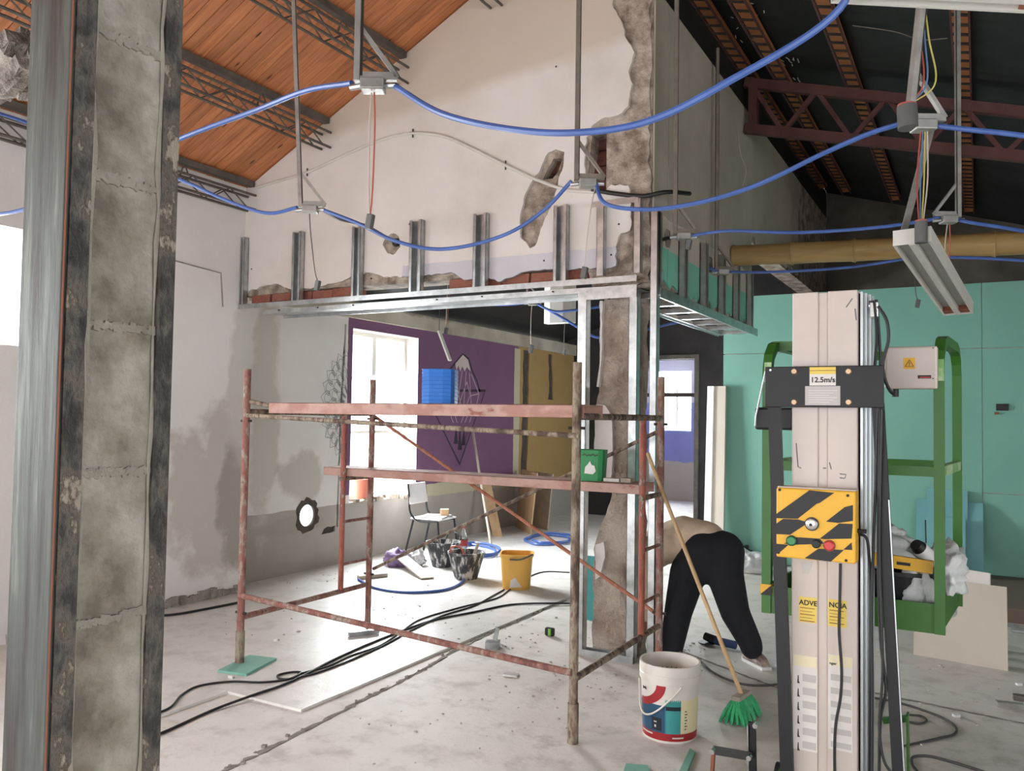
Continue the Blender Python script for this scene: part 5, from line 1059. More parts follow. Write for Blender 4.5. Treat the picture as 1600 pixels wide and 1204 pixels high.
# papers and warning labels on the mast
sy = MY - 0.0002
st = sticker(lift, 1248, 931, 1276, 974, sy, 'sticker_yellow', 'warning_label'); text('lettering', 'ADVE', 0.026, Tm(1248.5, 943.5, sy - 0.002), 'black', st)
st2 = sticker(lift, 1294, 935, 1323, 981, sy, 'sticker_yellow', 'warning_label'); text('lettering', 'NCIA', 0.026, Tm(1295, 947.5, sy - 0.002), 'black', st2)
for s_, x0, y0 in ((st, 1250, 949), (st2, 1296, 953)):
    for i in range(5): a = M_(x0, y0 + i * 5, sy - 0.0014); b = M_(x0 + 23 - (i % 2) * 4, y0 + 1.6 + i * 5, sy - 0.0014); MB().box(a.x, b.x, a.y - 0.0006, a.y, b.z, a.z).build('print_line', 'rust_brown', s_)
for (x0, x1) in ((1239, 1277), (1294, 1332)):
    st = sticker(lift, x0, 1021, x1, 1176, sy, 'sticker_white', 'instruction_label'); sticker(st, x0 + 1, 1022, x1 - 1, 1044, sy - 0.0014, 'sticker_pale', 'header_band', 0.0006)
    if x0 > 1280: text('lettering', 'nger', 0.014, Tm(1296, 1037, sy - 0.0024), 'black', st)
    for i in range(6):
        sticker(st, (x0 + 15) if x0 < 1280 else x0 + 4, 1052 + i * 21, x1 - 2, 1067 + i * 21, sy - 0.0014, 'sticker_grey', 'text_block', 0.0006)
        if x0 < 1280:
            m = MB(); a = M_(x0 + 8, 1054 + i * 21, sy - 0.0014); m.prism([(a.x - 0.003, a.z - 0.03), (a.x + 0.007, a.z - 0.03), (a.x + 0.003, a.z - 0.022), (a.x + 0.002, a.z), (a.x - 0.001, a.z)], [], mpY(sy - 0.0022), mpY(sy - 0.0012)); m.build('pictogram', 'dark_rod', st)
m = MB(); P = [M_(*p, sy - 0.002) for p in ((1252, 877), (1270, 878), (1266, 890), (1263, 897), (1254, 895))]; m.prism([(p.x, p.z) for p in P], [], mpY(sy - 0.001), mpY(sy)).build('torn_tape', 'sticker_grey', lift)
for pts in ([(1244, 692), (1247, 729), (1252, 731)], [(1296, 722), (1299, 733)], [(1286, 731), (1291, 731)], [(1312, 740), (1322, 741), (1320, 747), (1312, 746)], [(1322, 480), (1332, 466)], [(1336, 482), (1338, 500)]):
    m = MB(); ribbon(m, [(M_(*p).x, M_(*p).z) for p in pts], 0.004, mpY(MY - 0.0006)); m.build('scuff_mark', 'plug_grey', lift, fix=False)
# cables on the mast
def lc(pts, y, r=0.0055, nm='cable'): MB().tube(bez([M_(px, py, y) for px, py in pts], 8), r, 7).build(nm, 'rubber', lift, smooth=True)
lc([(1313, 880), (1312, 940), (1311, 985), (1315, 1050), (1313, 1090), (1306, 1130), (1304, 1170), (1306, 1290)], MY - 0.02)
lc([(1366, 470), (1370, 520), (1367, 572)], MY + 0.06); lc([(1369, 468), (1374, 530), (1376, 575)], MY + 0.07); lc([(1372, 478), (1385, 500), (1388, 530), (1380, 565), (1382, 590), (1392, 612), (1398, 616)], MY + 0.02, 0.006)
lc([(1340, 834), (1352, 838), (1358, 870), (1360, 1000), (1358, 1200), (1358, 1300)], MY - 0.03); lc([(1372, 630), (1368, 760), (1362, 950), (1363, 1100), (1361, 1300)], MY - 0.04); lc([(1375, 640), (1372, 850), (1376, 1000), (1384, 1080), (1376, 1120), (1374, 1300)], MY - 0.04); lc([(1378, 640), (1374, 850), (1379, 1050), (1374, 1140), (1382, 1190), (1395, 1210)], MY - 0.05, 0.005)
# chassis and outriggers (mostly below the frame)
MB().box(mx0 - 0.15, mx1 + 0.15, MY - 0.25, MY + 0.7, 0.07, 0.13).build('chassis', 'lift_green', lift, bevel=0.01)
for sx, sy_ in ((-1, -0.2), (1, -0.2), (-1, 0.6), (1, 0.6)):
    xx = (mx0 + mx1) / 2 + sx * 0.27; MB().tube([V(xx - 0.025, MY + sy_, 0.06), V(xx + 0.025, MY + sy_, 0.06)], 0.06, 18).build('wheel', 'rubber', lift, smooth=True)
OY = 3.75
def O(px, py, y=OY): return at(px, py, 1, y)
MB().bar(O(1175, 1128), O(1178, 1280), 0.03, 0.02, up=(0, 1, 0)).build('outrigger_arm', 'black_steel', lift); MB().bar(O(1170, 1132), O(1170, 1280), 0.012, 0.02, up=(0, 1, 0)).build('outrigger_arm', 'galv_dull', lift)
MB().bar(O(1114, 1171, 3.6), O(1172, 1181, 3.72), 0.012, 0.035).build('outrigger_link', 'plug_grey', lift); MB().bar(O(1115, 1172, 3.6), O(1109, 1260, 3.6), 0.014, 0.02, up=(0, 1, 0)).build('outrigger_link', 'rust_brown', lift)
for px, py, y in ((1182, 1131, OY - 0.02), (1172, 1181, 3.7), (1115, 1171, 3.58)): p = O(px, py, y); MB().tube([p, p - V(0, 0.03, 0)], 0.011, 10).build('pivot_bolt', 'chrome', lift)
MB().bar(at(1418, 1115, 1, 3.7), at(1421, 1290, 1, 3.7), 0.008, 0.06, up=(0, 1, 0)).build('green_plate', 'lift_green', lift); MB().bar(at(1380, 1125, 1, 3.75), at(1418, 1122, 1, 3.75), 0.03, 0.02).build('green_lug', 'lift_green', lift)
# cage
CY0, CY1 = 3.68, 4.3
cg = MB(); cx0, cx1 = at(1199, 800, 1, CY0).x, at(1468, 800, 1, CY0).x; zt = at(1468, 528, 1, CY0).z; zb_ = at(1430, 985, 1, CY0).z
cage = thing('lift_cage', 'green steel work cage of the lift, hung behind the mast', 'lift cage', ((cx0 + cx1) / 2, CY0, zb_))
SK = 0.05
for x in (cx0, cx1):
    pts = [V(x, CY0, zb_), V(x, CY0, zt - 0.12), V(x + SK * .03, CY0 + 0.02, zt - 0.06), V(x + SK * .11, CY0 + 0.07, zt - 0.015), V(x + SK * .22, CY0 + 0.14, zt), V(x + SK * .78, CY1 - 0.14, zt), V(x + SK * .89, CY1 - 0.07, zt - 0.015), V(x + SK * .97, CY1 - 0.02, zt - 0.06), V(x + SK, CY1, zt - 0.12), V(x + SK, CY1, zb_)]
    m = MB(); o = []
    for i, p in enumerate(pts):
        d = (pts[min(i + 1, 9)] - pts[max(i - 1, 0)]).normalized(); n_ = V(1, 0, 0).cross(d)
        o += [p + V(-0.019, 0, 0) + n_ * 0.02, p + V(0.019, 0, 0) + n_ * 0.02, p + V(0.019, 0, 0) - n_ * 0.02, p + V(-0.019, 0, 0) - n_ * 0.02]
    m.add(o, [(4 * i + q, 4 * i + (q + 1) % 4, 4 * i + 4 + (q + 1) % 4, 4 * i + 4 + q) for i in range(9) for q in range(4)] + [(0, 1, 2, 3), (36, 37, 38, 39)]); m.build('side_frame', 'lift_green', cage)
    MB().bar(V(x, CY0 + 0.02, at(1430, 735, 1, CY0).z), V(x + SK, CY1 - 0.02, at(1430, 735, 1, CY0).z), 0.03, 0.04).build('side_rail', 'lift_green_worn', cage)
    MB().bar((x, CY0, zb_ + 0.06), (x + SK, CY1, zb_ + 0.06), 0.008, 0.12).build('kick_plate', 'lift_green', cage)
    MB().bar((x + 0.004, CY0 - 0.0215, zt - 0.17), (x + 0.004, CY0 - 0.018, zt - 0.085), 0.03, 0.003).build('worn_patch', 'lift_green_worn', cage)
zr = at(1420, 735, 1, CY0).z
MB().bar(V(cx0, CY0, zr), V(cx1, CY0, zr), 0.03, 0.04).build('mid_rail', 'lift_green', cage)
MB().bar(V(cx0, CY1, zr), V(cx1, CY1, zr), 0.03, 0.04).build('mid_rail', 'lift_green', cage); MB().bar(V(cx0, CY1, zt - 0.02), V(cx1, CY1, zt - 0.02), 0.03, 0.04).build('top_rail', 'lift_green', cage)
MB().bar(V(cx0, CY0 + 0.12, zt - 0.005), V(mx0 + 0.05, CY0 + 0.12, zt - 0.005), 0.04, 0.04).build('top_rail', 'lift_green', cage)
MB().box(cx0, cx1, CY0, CY1, zb_, zb_ + 0.015).build('cage_floor', 'lift_green', cage)
zf = at(1420, 938, 1, CY0).z
MB().box(cx0 + 0.02, cx1 - 0.0, CY0 - 0.012, CY0 - 0.004, zb_, zf).build('front_panel', 'lift_green', cage); MB().box(cx0, cx1, CY1, CY1 + 0.006, zb_, zf).build('back_panel', 'lift_green', cage)
a = at(1187, 912, 1, CY0 - 0.03); MB().box(cx0 - 0.024, cx0 + 0.024, CY0 - 0.0235, CY0 + 0.0235, a.z - 0.045, a.z).build('hazard_tape', 'yellow', cage)
MB().prism([(cx0 - 0.024, a.z - 0.045), (cx0 + 0.024, a.z - 0.045), (cx0 + 0.024, a.z), ], [], mpY(CY0 - 0.0245), mpY(CY0 - 0.022)).build('black_stripe', 'black', cage)
MB().box(mx0 + 0.02, mx1 - 0.02, MY + 0.3, CY0, zr - 0.3, zr + 0.15).build('carriage', 'black_steel', cage)
# junction box with warning sign on the cage, black box on the other side
EY = CY0 - 0.06
a, b = at(1382, 542, 1, EY), at(1465, 607, 1, EY)
eb = MB().box(a.x, b.x, EY, EY + 0.08, b.z, a.z).build('switch_box', 'lift_cream', cage, bevel=0.008)
a2, b2 = at(1412, 559, 1, EY), at(1430, 576, 1, EY); MB().box(a2.x, b2.x, EY - 0.0016, EY, b2.z, a2.z).build('warning_sign', 'yellow', eb)
cxm, czm = (a2.x + b2.x) / 2, (a2.z + b2.z) / 2
m = MB(); ribbon(m, [(cxm - 0.015, czm - 0.012), (cxm + 0.015, czm - 0.012), (cxm, czm + 0.014)], 0.0035, mpY(EY - 0.0026), closed=True); m.build('triangle_mark', 'black', eb, fix=False)
MB().box(cxm - 0.0012, cxm + 0.0012, EY - 0.003, EY - 0.0018, czm - 0.005, czm + 0.006).build('exclamation_mark', 'black', eb); MB().box(cxm - 0.0012, cxm + 0.0012, EY - 0.003, EY - 0.0018, czm - 0.0095, czm - 0.007).build('exclamation_dot', 'black', eb)
a2, b2 = at(1434, 586, 1, EY), at(1455, 591, 1, EY); MB().box(a2.x, b2.x, EY - 0.0014, EY, b2.z, a2.z).build('name_plate', 'black', eb); MB().box(a2.x + 0.008, b2.x - 0.003, EY - 0.002, EY - 0.0012, b2.z + 0.002, b2.z + 0.007).build('name_strip', 'lbl_red', eb)
for px, py in ((1458, 543.5), (1458, 591)): p = at(px, py, 1, EY); MB().tube([p, p - V(0, 0.002, 0)], 0.003, 8).build('box_screw', 'plug_grey', eb)
p = at(1399, 608, 1, EY + 0.04); MB().tube([p + V(0, 0, 0.005), p - V(0, 0, 0.03)], 0.013, 10).build('cable_gland', 'rubber', eb)
a, b = at(1179, 636, 1, CY0 - 0.1), at(1240, 672, 1, CY0 - 0.1); MB().box(a.x, b.x, CY0 - 0.1, CY0 - 0.02, b.z, a.z).build('black_box', 'black_steel', cage, bevel=0.01)
MB().tube([at(1180, 665, 1, CY0 - 0.11), at(1181, 650, 1, CY0 - 0.11), at(1196, 580, 1, CY0 - 0.11)], 0.004, 6).build('wire_guard', 'alu', cage)
# things in the cage
zc = zb_ + 0.016
t = thing('crate', 'dark plastic crate standing in the green lift cage', 'crate', (cx1 - 0.3, CY0 + 0.2, zc)); c = (cx1 - 0.22, CY0 + 0.2, zc)
MB().lathe([(0.001, 0.004), (0.13, 0.004), (0.16, 0.2), (0.168, 0.2), (0.135, 0.0), (0.001, 0)], c, 24, sq=6).build('body', 'black_steel', t); MB().lathe([(0.163, 0.2), (0.172, 0.2), (0.172, 0.185), (0.163, 0.185)], c, 24, sq=6).build('rim', 'rubber', t)
crumple('plastic_sack', 'plastic_bag', 'crumpled clear plastic sack heaped in the cage behind the leg', 'sack', (cx1 - 0.26, CY0 + 0.22, zc + 0.19), (0.15, 0.11, 0.095), 5)
crumple('plastic_sack', 'plastic_bag', 'crumpled plastic sack bulging past the green cage post', 'sack', (cx1 + 0.01, CY0 + 0.3, zc + 0.1), (0.075, 0.12, 0.11), 11)
crumple('plastic_sack', 'plastic_bag', 'clear plastic sack hanging low in front of the dark crate', 'sack', (cx1 - 0.09, CY0 + 0.07, zc + 0.0), (0.07, 0.03, 0.13), 15)
p0, p1 = at(1372, 872, 1, CY0 + 0.03), at(1458, 886, 1, CY0 + 0.03)
t = thing('spirit_level', 'yellow spirit level lying across the green cage', 'spirit level', tuple(p0)); MB().bar(p0 - V(0.05, 0, 0), p1, 0.022, 0.05).build('bar', 'yellow', t); MB().bar(p0 + V(0.07, -0.012, -0.01), p0 + V(0.12, -0.012, -0.012), 0.003, 0.012).build('vial', 'black', t)
p = at(1449, 868, 1, CY0 + 0.2); t = thing('spray_can', 'white tin with a dark cap lying on the sack in the cage', 'tin', tuple(p)); d = V(-0.4, -0.55, 0.5).normalized()
MB().tube([p - d * 0.04, p + d * 0.06], 0.032, 16).build('body', 'plastic_white', t, smooth=True); MB().tube([p + d * 0.06, p + d * 0.085], [0.031, 0.024], 16).build('cap', 'black', t, smooth=True)
tag(MB().tube([at(1447, 848, 1, CY0 + 0.22), at(1446, 812, 1, CY0 + 0.22)], 0.003, 6).build('thin_rod', 'dark_rod'), 'thin dark rod sticking up from the cage load', 'rod')

# ------------------------------------------------------------------ worker bending down at the corner
_sp = []
def _sphere():
    if not _sp:
        bm = bmesh.new(); bmesh.ops.create_icosphere(bm, subdivisions=2, radius=1.0); _sp.append(([v.co.copy() for v in bm.verts], [tuple(v.index for v in f.verts) for f in bm.faces])); bm.free()
    return _sp[0]
def flesh(name, nodes, edges, mat, parent, vox, smooth=6):
    """one continuous surface grown over a skeleton: nodes {id: (point, radius or (rx, ry, rz))}"""
    m = MB(); sv, sf = _sphere()
    for a, b in edges:
        (pa, ra), (pb, rb) = nodes[a], nodes[b]; k = max(2, int((pb - pa).length / (min(ra, rb) * 0.35)))
        for i in range(k + 1):
            t = i / k; c = pa.lerp(pb, t); r = ra * (1 - t) + rb * t; m.add([c + v * r for v in sv], sf)
    o = m.build(name, mat, parent, smooth=False, fix=False)
    rm = o.modifiers.new('surface', 'REMESH'); rm.mode = 'VOXEL'; rm.voxel_size = vox; rm.use_smooth_shade = True
    sm = o.modifiers.new('soften', 'SMOOTH'); sm.factor = 0.6; sm.iterations = smooth
    return o
fR = fl(1181, 1040); fL = fl(1058, 1036)
wk = thing('person', 'worker in khaki shirt and black trousers bending down by the corner frame', 'person', ((fR.x + fL.x) / 2, (fR.y + fL.y) / 2, 0))
J = {k: atd(*v) for k, v in dict(pel=(1114, 868, 5.74), but=(1130, 862, 5.70), bu2=(1100, 862, 5.74), hr=(1132, 895, 5.68), kr=(1148, 955, 5.6), ar=(1172, 1003, 5.58), hl=(1076, 892, 5.78), kl=(1060, 955, 5.7), al=(1049, 1014, 5.68),
     wa=(1102, 852, 5.8), mid=(1068, 840, 5.9), che=(1032, 852, 6.0), nk=(1006, 884, 6.08), hd=(1000, 910, 6.1), hd2=(996, 928, 6.1), sl=(1017, 862, 5.9), el=(1011, 915, 5.86), wl=(1010, 962, 5.83), sr=(1014, 872, 6.14), er=(1004, 930, 6.16), wr=(1002, 970, 6.1)).items()}
flesh('body', {'pel': (J['pel'], .12), 'mid': (J['mid'], .12), 'che': (J['che'], .12), 'nk': (J['nk'], .055), 'hd': (J['hd'], .088), 'hd2': (J['hd2'], .075), 'sl': (J['sl'], .055), 'el': (J['el'], .042), 'wl': (J['wl'], .03), 'sr': (J['sr'], .055), 'er': (J['er'], .042), 'wr': (J['wr'], .03), 'hr': (J['hr'], .09), 'kr': (J['kr'], .06), 'ar': (J['ar'], .04), 'hl': (J['hl'], .09), 'kl': (J['kl'], .06), 'al': (J['al'], .04)},
     [('pel', 'mid'), ('mid', 'che'), ('che', 'nk'), ('nk', 'hd'), ('hd', 'hd2'), ('che', 'sl'), ('sl', 'el'), ('el', 'wl'), ('che', 'sr'), ('sr', 'er'), ('er', 'wr'), ('pel', 'hr'), ('hr', 'kr'), ('kr', 'ar'), ('pel', 'hl'), ('hl', 'kl'), ('kl', 'al')], 'skin', wk, 0.016)
flesh('trousers', {'wa': (J['wa'], .145), 'pel': (J['pel'], .165), 'but': (J['but'], .15), 'bu2': (J['bu2'], .15), 'hr': (J['hr'], .132), 'kr': (J['kr'], .103), 'ar': (J['ar'], .082), 'ar2': (J['ar'] + V(0.01, 0, -0.035), .078), 'hl': (J['hl'], .132), 'kl': (J['kl'], .1), 'al': (J['al'], .082)},
     [('wa', 'pel'), ('pel', 'but'), ('pel', 'bu2'), ('but', 'hr'), ('hr', 'kr'), ('kr', 'ar'), ('ar', 'ar2'), ('bu2', 'hl'), ('pel', 'hl'), ('hl', 'kl'), ('kl', 'al')], 'trousers', wk, 0.014, 5)
flesh('shirt', {'wa': (J['wa'] + V(-0.01, 0.02, 0.012), .165), 'mid': (J['mid'], .163), 'che': (J['che'], .15), 'nk': (J['nk'], .075), 'sl': (J['sl'], .088), 'el': (J['el'], .064), 'wl': (J['wl'], .05), 'sr': (J['sr'], .085), 'er': (J['er'], .064), 'wr': (J['wr'], .05)},
     [('wa', 'mid'), ('mid', 'che'), ('che', 'nk'), ('che', 'sl'), ('sl', 'el'), ('el', 'wl'), ('che', 'sr'), ('sr', 'er'), ('er', 'wr')], 'shirt', wk, 0.014, 5)
for wj in ('wl', 'wr'):
    b = J[wj]; dn_ = V(-0.05, 0.02, -1).normalized(); nodes = {'w': (b, .028)}; ed = []
    kx = (-0.028, -0.010, 0.009, 0.027)
    for f_, ln in enumerate((0.058, 0.072, 0.068, 0.05)):
        k0 = b + dn_ * 0.075 + V(kx[f_], kx[f_] * 0.3, 0); nodes['k%d' % f_] = (k0, .0125); nodes['g%d' % f_] = (k0 + dn_ * ln * 0.55 + V(0.004, 0.006, 0), .0092); nodes['h%d' % f_] = (k0 + dn_ * ln * 0.95 + V(0.012, 0.02, 0), .0078)
        ed += [('w', 'k%d' % f_), ('k%d' % f_, 'g%d' % f_), ('g%d' % f_, 'h%d' % f_)]
    nodes['t1'] = (b + dn_ * 0.055 + V(0.044, -0.008, 0), .0115); nodes['t2'] = (b + dn_ * 0.095 + V(0.055, -0.006, 0), .009); ed += [('w', 't1'), ('t1', 't2')]
    flesh('hand', nodes, ed, 'skin', wk, 0.004, 2)
hc = J['hd'].lerp(J['hd2'], 0.35); m = MB(); sv, sf = _sphere()
m.add([hc + V(0.022, -0.018, 0.012) + V(v.x * 0.098, v.y * 0.098, v.z * 0.106) for v in sv], sf); hr_ = m.jitter(0.006, 2, 30).build('hair', 'hair', wk, smooth=True)
fd = V(-0.72, 0.55, -0.42).normalized(); sd_ = fd.cross(V(0, 0, 1)).normalized(); ud = sd_.cross(fd)
MB().tube([hc + fd * 0.082, hc + fd * 0.105 - ud * 0.012], [0.012, 0.015], 8).build('nose', 'skin', wk, smooth=True)
for s in (-1, 1):
    MB().add([hc + fd * 0.078 + sd_ * (s * 0.032) + ud * 0.02 + v * 0.011 for v in sv], sf).build('eye', 'plastic_white', wk, smooth=True)
    MB().add([hc + sd_ * (s * 0.088) + V(v.x * 0.02, v.y * 0.02, v.z * 0.03) for v in sv], sf).build('ear', 'skin', wk, smooth=True)
MB().tube([hc + fd * 0.08 - ud * 0.04 - sd_ * 0.022, hc + fd * 0.084 - ud * 0.042, hc + fd * 0.08 - ud * 0.04 + sd_ * 0.022], 0.006, 6).build('mouth', 'salmon', wk)
for toe, heel in ((fl(1152, 1022), fl(1198, 1047)), (fl(1040, 1022), fl(1066, 1040))):
    d = (toe - heel).normalized(); s = V(-d.y, d.x, 0); toe = heel + d * 0.28
    def sp(a, b, z): return heel + d * a + s * b + V(0, 0, z)
    m = MB(); secs = [(0.0, .03, .05), (0.03, .038, .085), (0.1, .04, .1), (0.17, .044, .075), (0.23, .045, .055), (0.28, .03, .035)]
    for a, w_, h_ in secs: m.v += [sp(a, -w_, .012), sp(a, w_, .012), sp(a, w_ * .9, h_ * .6), sp(a, w_ * .45, h_), sp(a, -w_ * .45, h_), sp(a, -w_ * .9, h_ * .6)]
    m.f = [(6 * i + q, 6 * i + (q + 1) % 6, 6 * i + 6 + (q + 1) % 6, 6 * i + 6 + q) for i in range(5) for q in range(6)] + [tuple(range(6)), tuple(range(30, 36))]
    sh = m.build('shoe', 'shoe', wk, smooth=True); sb = sh.modifiers.new('sub', 'SUBSURF'); sb.levels = 1; sb.render_levels = 2
    MB().prism([(-0.005, -.036), (0.1, -.04), (0.23, -.046), (0.287, -.02), (0.287, .02), (0.23, .046), (0.1, .04), (-0.005, .036)], [], lambda x, y: sp(x, y, 0), lambda x, y: sp(x, y, 0.02)).build('sole', 'plastic_white', sh)

# ------------------------------------------------------------------ paint bucket
bc = fl(1046, 1146); BR0, BR1, BH = 0.138, 0.152, 0.385
pb_ = thing('paint_bucket', 'white paint bucket with a teal, red and cream label', 'bucket', (bc.x, bc.y, 0))
cc = (bc.x, bc.y, 0)
MB().lathe([(0.001, 0.006), (BR0 - 0.004, 0.006), (BR1 - 0.004, BH), (BR1 + 0.006, BH), (BR1 + 0.008, BH - 0.045), (BR1 + 0.004, BH - 0.047), (BR1 + 0.004, BH - 0.052), (BR1 + 0.007, BH - 0.055), (BR1 + 0.007, BH - 0.085), (BR1 - 0.001, BH - 0.088), (BR0, 0.0), (0.001, 0.0)], cc, 96).build('body', 'bucket_white', pb_, smooth=True)
MB().lathe([(0.001, 0.2), (BR1 - 0.012, 0.2), (BR1 - 0.0055, BH - 0.06)], cc, 36).build('paint_residue', 'residue', pb_, smooth=True)
TC = math.atan2(-bc.y, -bc.x)
def br(z): return BR0 + (BR1 - BR0) * z / BH
def lab(u0, u1, z0, z1, mat, nm, off=0.0016):
    a = TC + math.asin(max(-1, min(1, u0))); b = TC + math.asin(max(-1, min(1, u1)))
    if u1 > 1: b = TC + math.pi / 2 + (u1 - 1)
    if u0 < -1: a = TC - math.pi / 2 + (u0 + 1)
    MB().lathe([(br(z0) + off, z0), (br(z1) + off, z1)], cc, max(3, int((b - a) / 0.05)), ang=(a, b)).build(nm, mat, pb_, fix=False)
lab(-1.5, 1.5, 0.012, 0.05, 'lbl_red', 'red_band')
lab(-1.3, -0.13, 0.05, 0.19, 'lbl_blue', 'blue_panel'); lab(-0.16, 0.39, 0.05, 0.235, 'lbl_teal', 'teal_panel'); lab(0.39, 1.3, 0.05, 0.29, 'lbl_cream', 'cream_panel'); lab(-0.1, 0.38, 0.235, 0.275, 'lbl_lilac', 'lilac_panel')
lab(-0.13, 0.38, 0.168, 0.188, 'lbl_dark', 'dark_strip', 0.0026); lab(-0.62, -0.28, 0.06, 0.125, 'lbl_dark', 'dark_panel', 0.0026)
lab(-0.55, -0.45, 0.1, 0.106, 'plastic_white', 'print_line', 0.0036); lab(-0.53, -0.47, 0.075, 0.088, 'plastic_white', 'print_mark', 0.0036)
for z in (0.07, 0.085, 0.1, 0.115, 0.13, 0.145, 0.16): lab(0.52, 0.58 + 0.03 * (int(z * 1000) % 2), z, z + 0.006, 'plug_grey', 'print_line', 0.0034)
lab(0.1, 0.5, 0.026, 0.034, 'sticker_white', 'print_line', 0.0034); lab(-0.95, -0.6, 0.034, 0.042, 'sticker_white', 'print_line', 0.0034)
mpb = lambda a, z: V(bc.x + math.cos(a) * (br(z) + 0.003), bc.y + math.sin(a) * (br(z) + 0.003), z)
m = MB(); vs = []; na = 22
for i in range(na + 1):
    t = math.pi / 2 * i / na
    for q in range(6):
        rs, rv = 0.172 - 0.05 * q / 5, 0.118 - 0.036 * q / 5; ph = TC - 1.28 + math.sin(t) * rs / 0.15; z = 0.289 - math.cos(t) * rv
        vs.append(V(bc.x + math.cos(ph) * (br(z) + 0.003), bc.y + math.sin(ph) * (br(z) + 0.003), z))
m.add(vs, [(6 * i + q, 6 * i + q + 1, 6 * i + q + 7, 6 * i + q + 6) for i in range(na) for q in range(5)]); m.build('red_arc', 'lbl_red', pb_, fix=False)
ang = [(-1.55, 0.28), (-1.5, 0.2), (-1.3, 0.145), (-1.0, 0.125), (-0.7, 0.135), (-0.4, 0.165), (-0.1, 0.21), (0.15, 0.25), (0.38, 0.292)]
MB().tube(bez([V(bc.x + math.cos(TC + a) * (br(z) + 0.012), bc.y + math.sin(TC + a) * (br(z) + 0.012), z) for a, z in ang], 6), 0.005, 8).build('bail_handle', 'bucket_white', pb_, smooth=True)
text_a = TC - 1.15; pz = V(bc.x + math.cos(text_a) * (br(0.25) + 0.003), bc.y + math.sin(text_a) * (br(0.25) + 0.003), 0.252)
text('lettering', 'pack', 0.022, frame_m(pz, (-math.sin(text_a), math.cos(text_a), 0), (0, 0, 1)), 'black', pb_)

# ------------------------------------------------------------------ broom
hb = fl(1158, 1122); e1 = (fl(1174, 1108) - fl(1140, 1132)).normalized(); e1.z = 0; e1.normalize(); e2 = V(-e1.y, e1.x, 0)
bro = thing('broom', 'green-bristled broom leaning its wooden handle on the scaffold', 'broom', (hb.x, hb.y, 0))
top = at(1012, 708, 1, YB - 0.04); low = at(1153, 1092, 1, hb.y + 0.0)
zt_ = 0.125
MB().obox((hb.x, hb.y, zt_), 0.17, 0.05, 0.028, Matrix.Rotation(math.atan2(e1.y, e1.x), 3, 'Z')).build('head', 'grey_ply', bro, bevel=0.006)
MB().tube([V(hb.x, hb.y, zt_ + 0.01), top], 0.0125, 12).build('handle', 'broom_wood', bro, smooth=True)
m = MB()
for i in range(15):
    for j in range(5):
        u, v = (i / 14 - 0.5), (j / 4 - 0.5); a = V(hb.x, hb.y, zt_ - 0.012) + e1 * (u * 0.16) + e2 * (v * 0.04); b = V(hb.x, hb.y, 0.001) + e1 * (u * 0.26 + R_.uniform(-.01, .01)) + e2 * (v * 0.14 + R_.uniform(-.01, .01)); b.z += R_.uniform(0, 0.012)
        m.tube([a, a.lerp(b, 0.5) + e1 * u * 0.02, b], [0.009, 0.0125, 0.006], 5)
m.build('bristles', 'broom_green', bro)['kind'] = 'stuff'

# ------------------------------------------------------------------ boards and sacks on the hall side
a, b = fl(1427, 1022), fl(1575, 1048); e = (b - a).normalized(); Wd = (b - a).length; ln = V(0, 0.2, 0)
Hb = 0.56; up = (V(0, 0.2, Hb)).normalized(); nb = e.cross(up).normalized()
hxx = 0.19; hole_ = circ(hxx + 0.05, 0.34, 0.042, 0.042, 24)
o = MB().prism([(0, 0), (Wd, 0), (Wd, Hb), (0, Hb)], [hole_], lambda x, y: a + e * x + up * y, lambda x, y: a + e * x + up * y - nb * 0.013 * (1 if nb.y < 0 else -1)).build('cream_panel', 'cream_board'); tag(o, 'cream board with a round hole leaning below the green cage', 'board')
leaner('white_sheet', 'pale sheet standing just behind the cream board with the hole', 'board', a + V(0.31, 0.06, 0), b + V(-0.1, 0.06, 0), 0.6, 0.012, 'sticker_white', (0, 0.2, 0))
wb_ = thing('sawhorse', 'low wooden trestle propping the leaning boards', 'trestle', (-0.1, 7.05, 0)); MB().box(-0.36, 0.06, 7.0, 7.08, 0.42, 0.5).build('beam', 'ply', wb_)
for x in (-0.3, 0.0):
    for s in (-1, 1): MB().bar((x, 7.04 + s * 0.02, 0.44), (x, 7.04 + s * 0.12, 0.0), 0.06, 0.03).build('leg', 'ply', wb_)
for k, (p0, p1, pt, yb2, mat, lb) in enumerate(((1430, 1537, 783, 9.55, 'teal_scrap', 'wide turquoise plasterboard offcut leaning on the mint partition'), (1447, 1512, 765, 9.62, 'teal_scrap', 'taller turquoise plasterboard offcut behind the wide one'))):
    A3 = at(p0, 900, 1, yb2); B3 = at(p1, 900, 1, yb2); zt2 = at((p0 + p1) / 2, pt, 1, 9.85).z
    leaner('plasterboard_offcut', lb, 'board', V(A3.x, yb2, 0), V(B3.x, yb2, 0), zt2, 0.012, mat, (0, 9.87 - yb2, 0), 'turquoise offcuts against the partition')
A3 = at(1446, 810, 1, 9.5); B3 = at(1508, 810, 1, 9.5); leaner('plasterboard_offcut', 'small turquoise plasterboard offcut in front of the wide one', 'board', V(A3.x, 9.44, 0), V(B3.x, 9.44, 0), A3.z, 0.012, 'teal_scrap', (0, 0.3, 0), 'turquoise offcuts against the partition')
for k, (x0, x1, lb) in enumerate(((0.06, 0.42, 'narrower flat brown board on the floor by the partition'), (0.435, 1.5, 'wider flat brown board cut off at the picture edge by the partition'))):
    tag(MB().box(x0, x1, 8.15 + 0.02 * k, 9.85, 0.0, 0.12).build('brown_board', 'brown_board', bevel=0.003), lb, 'board', 'brown boards on the floor')
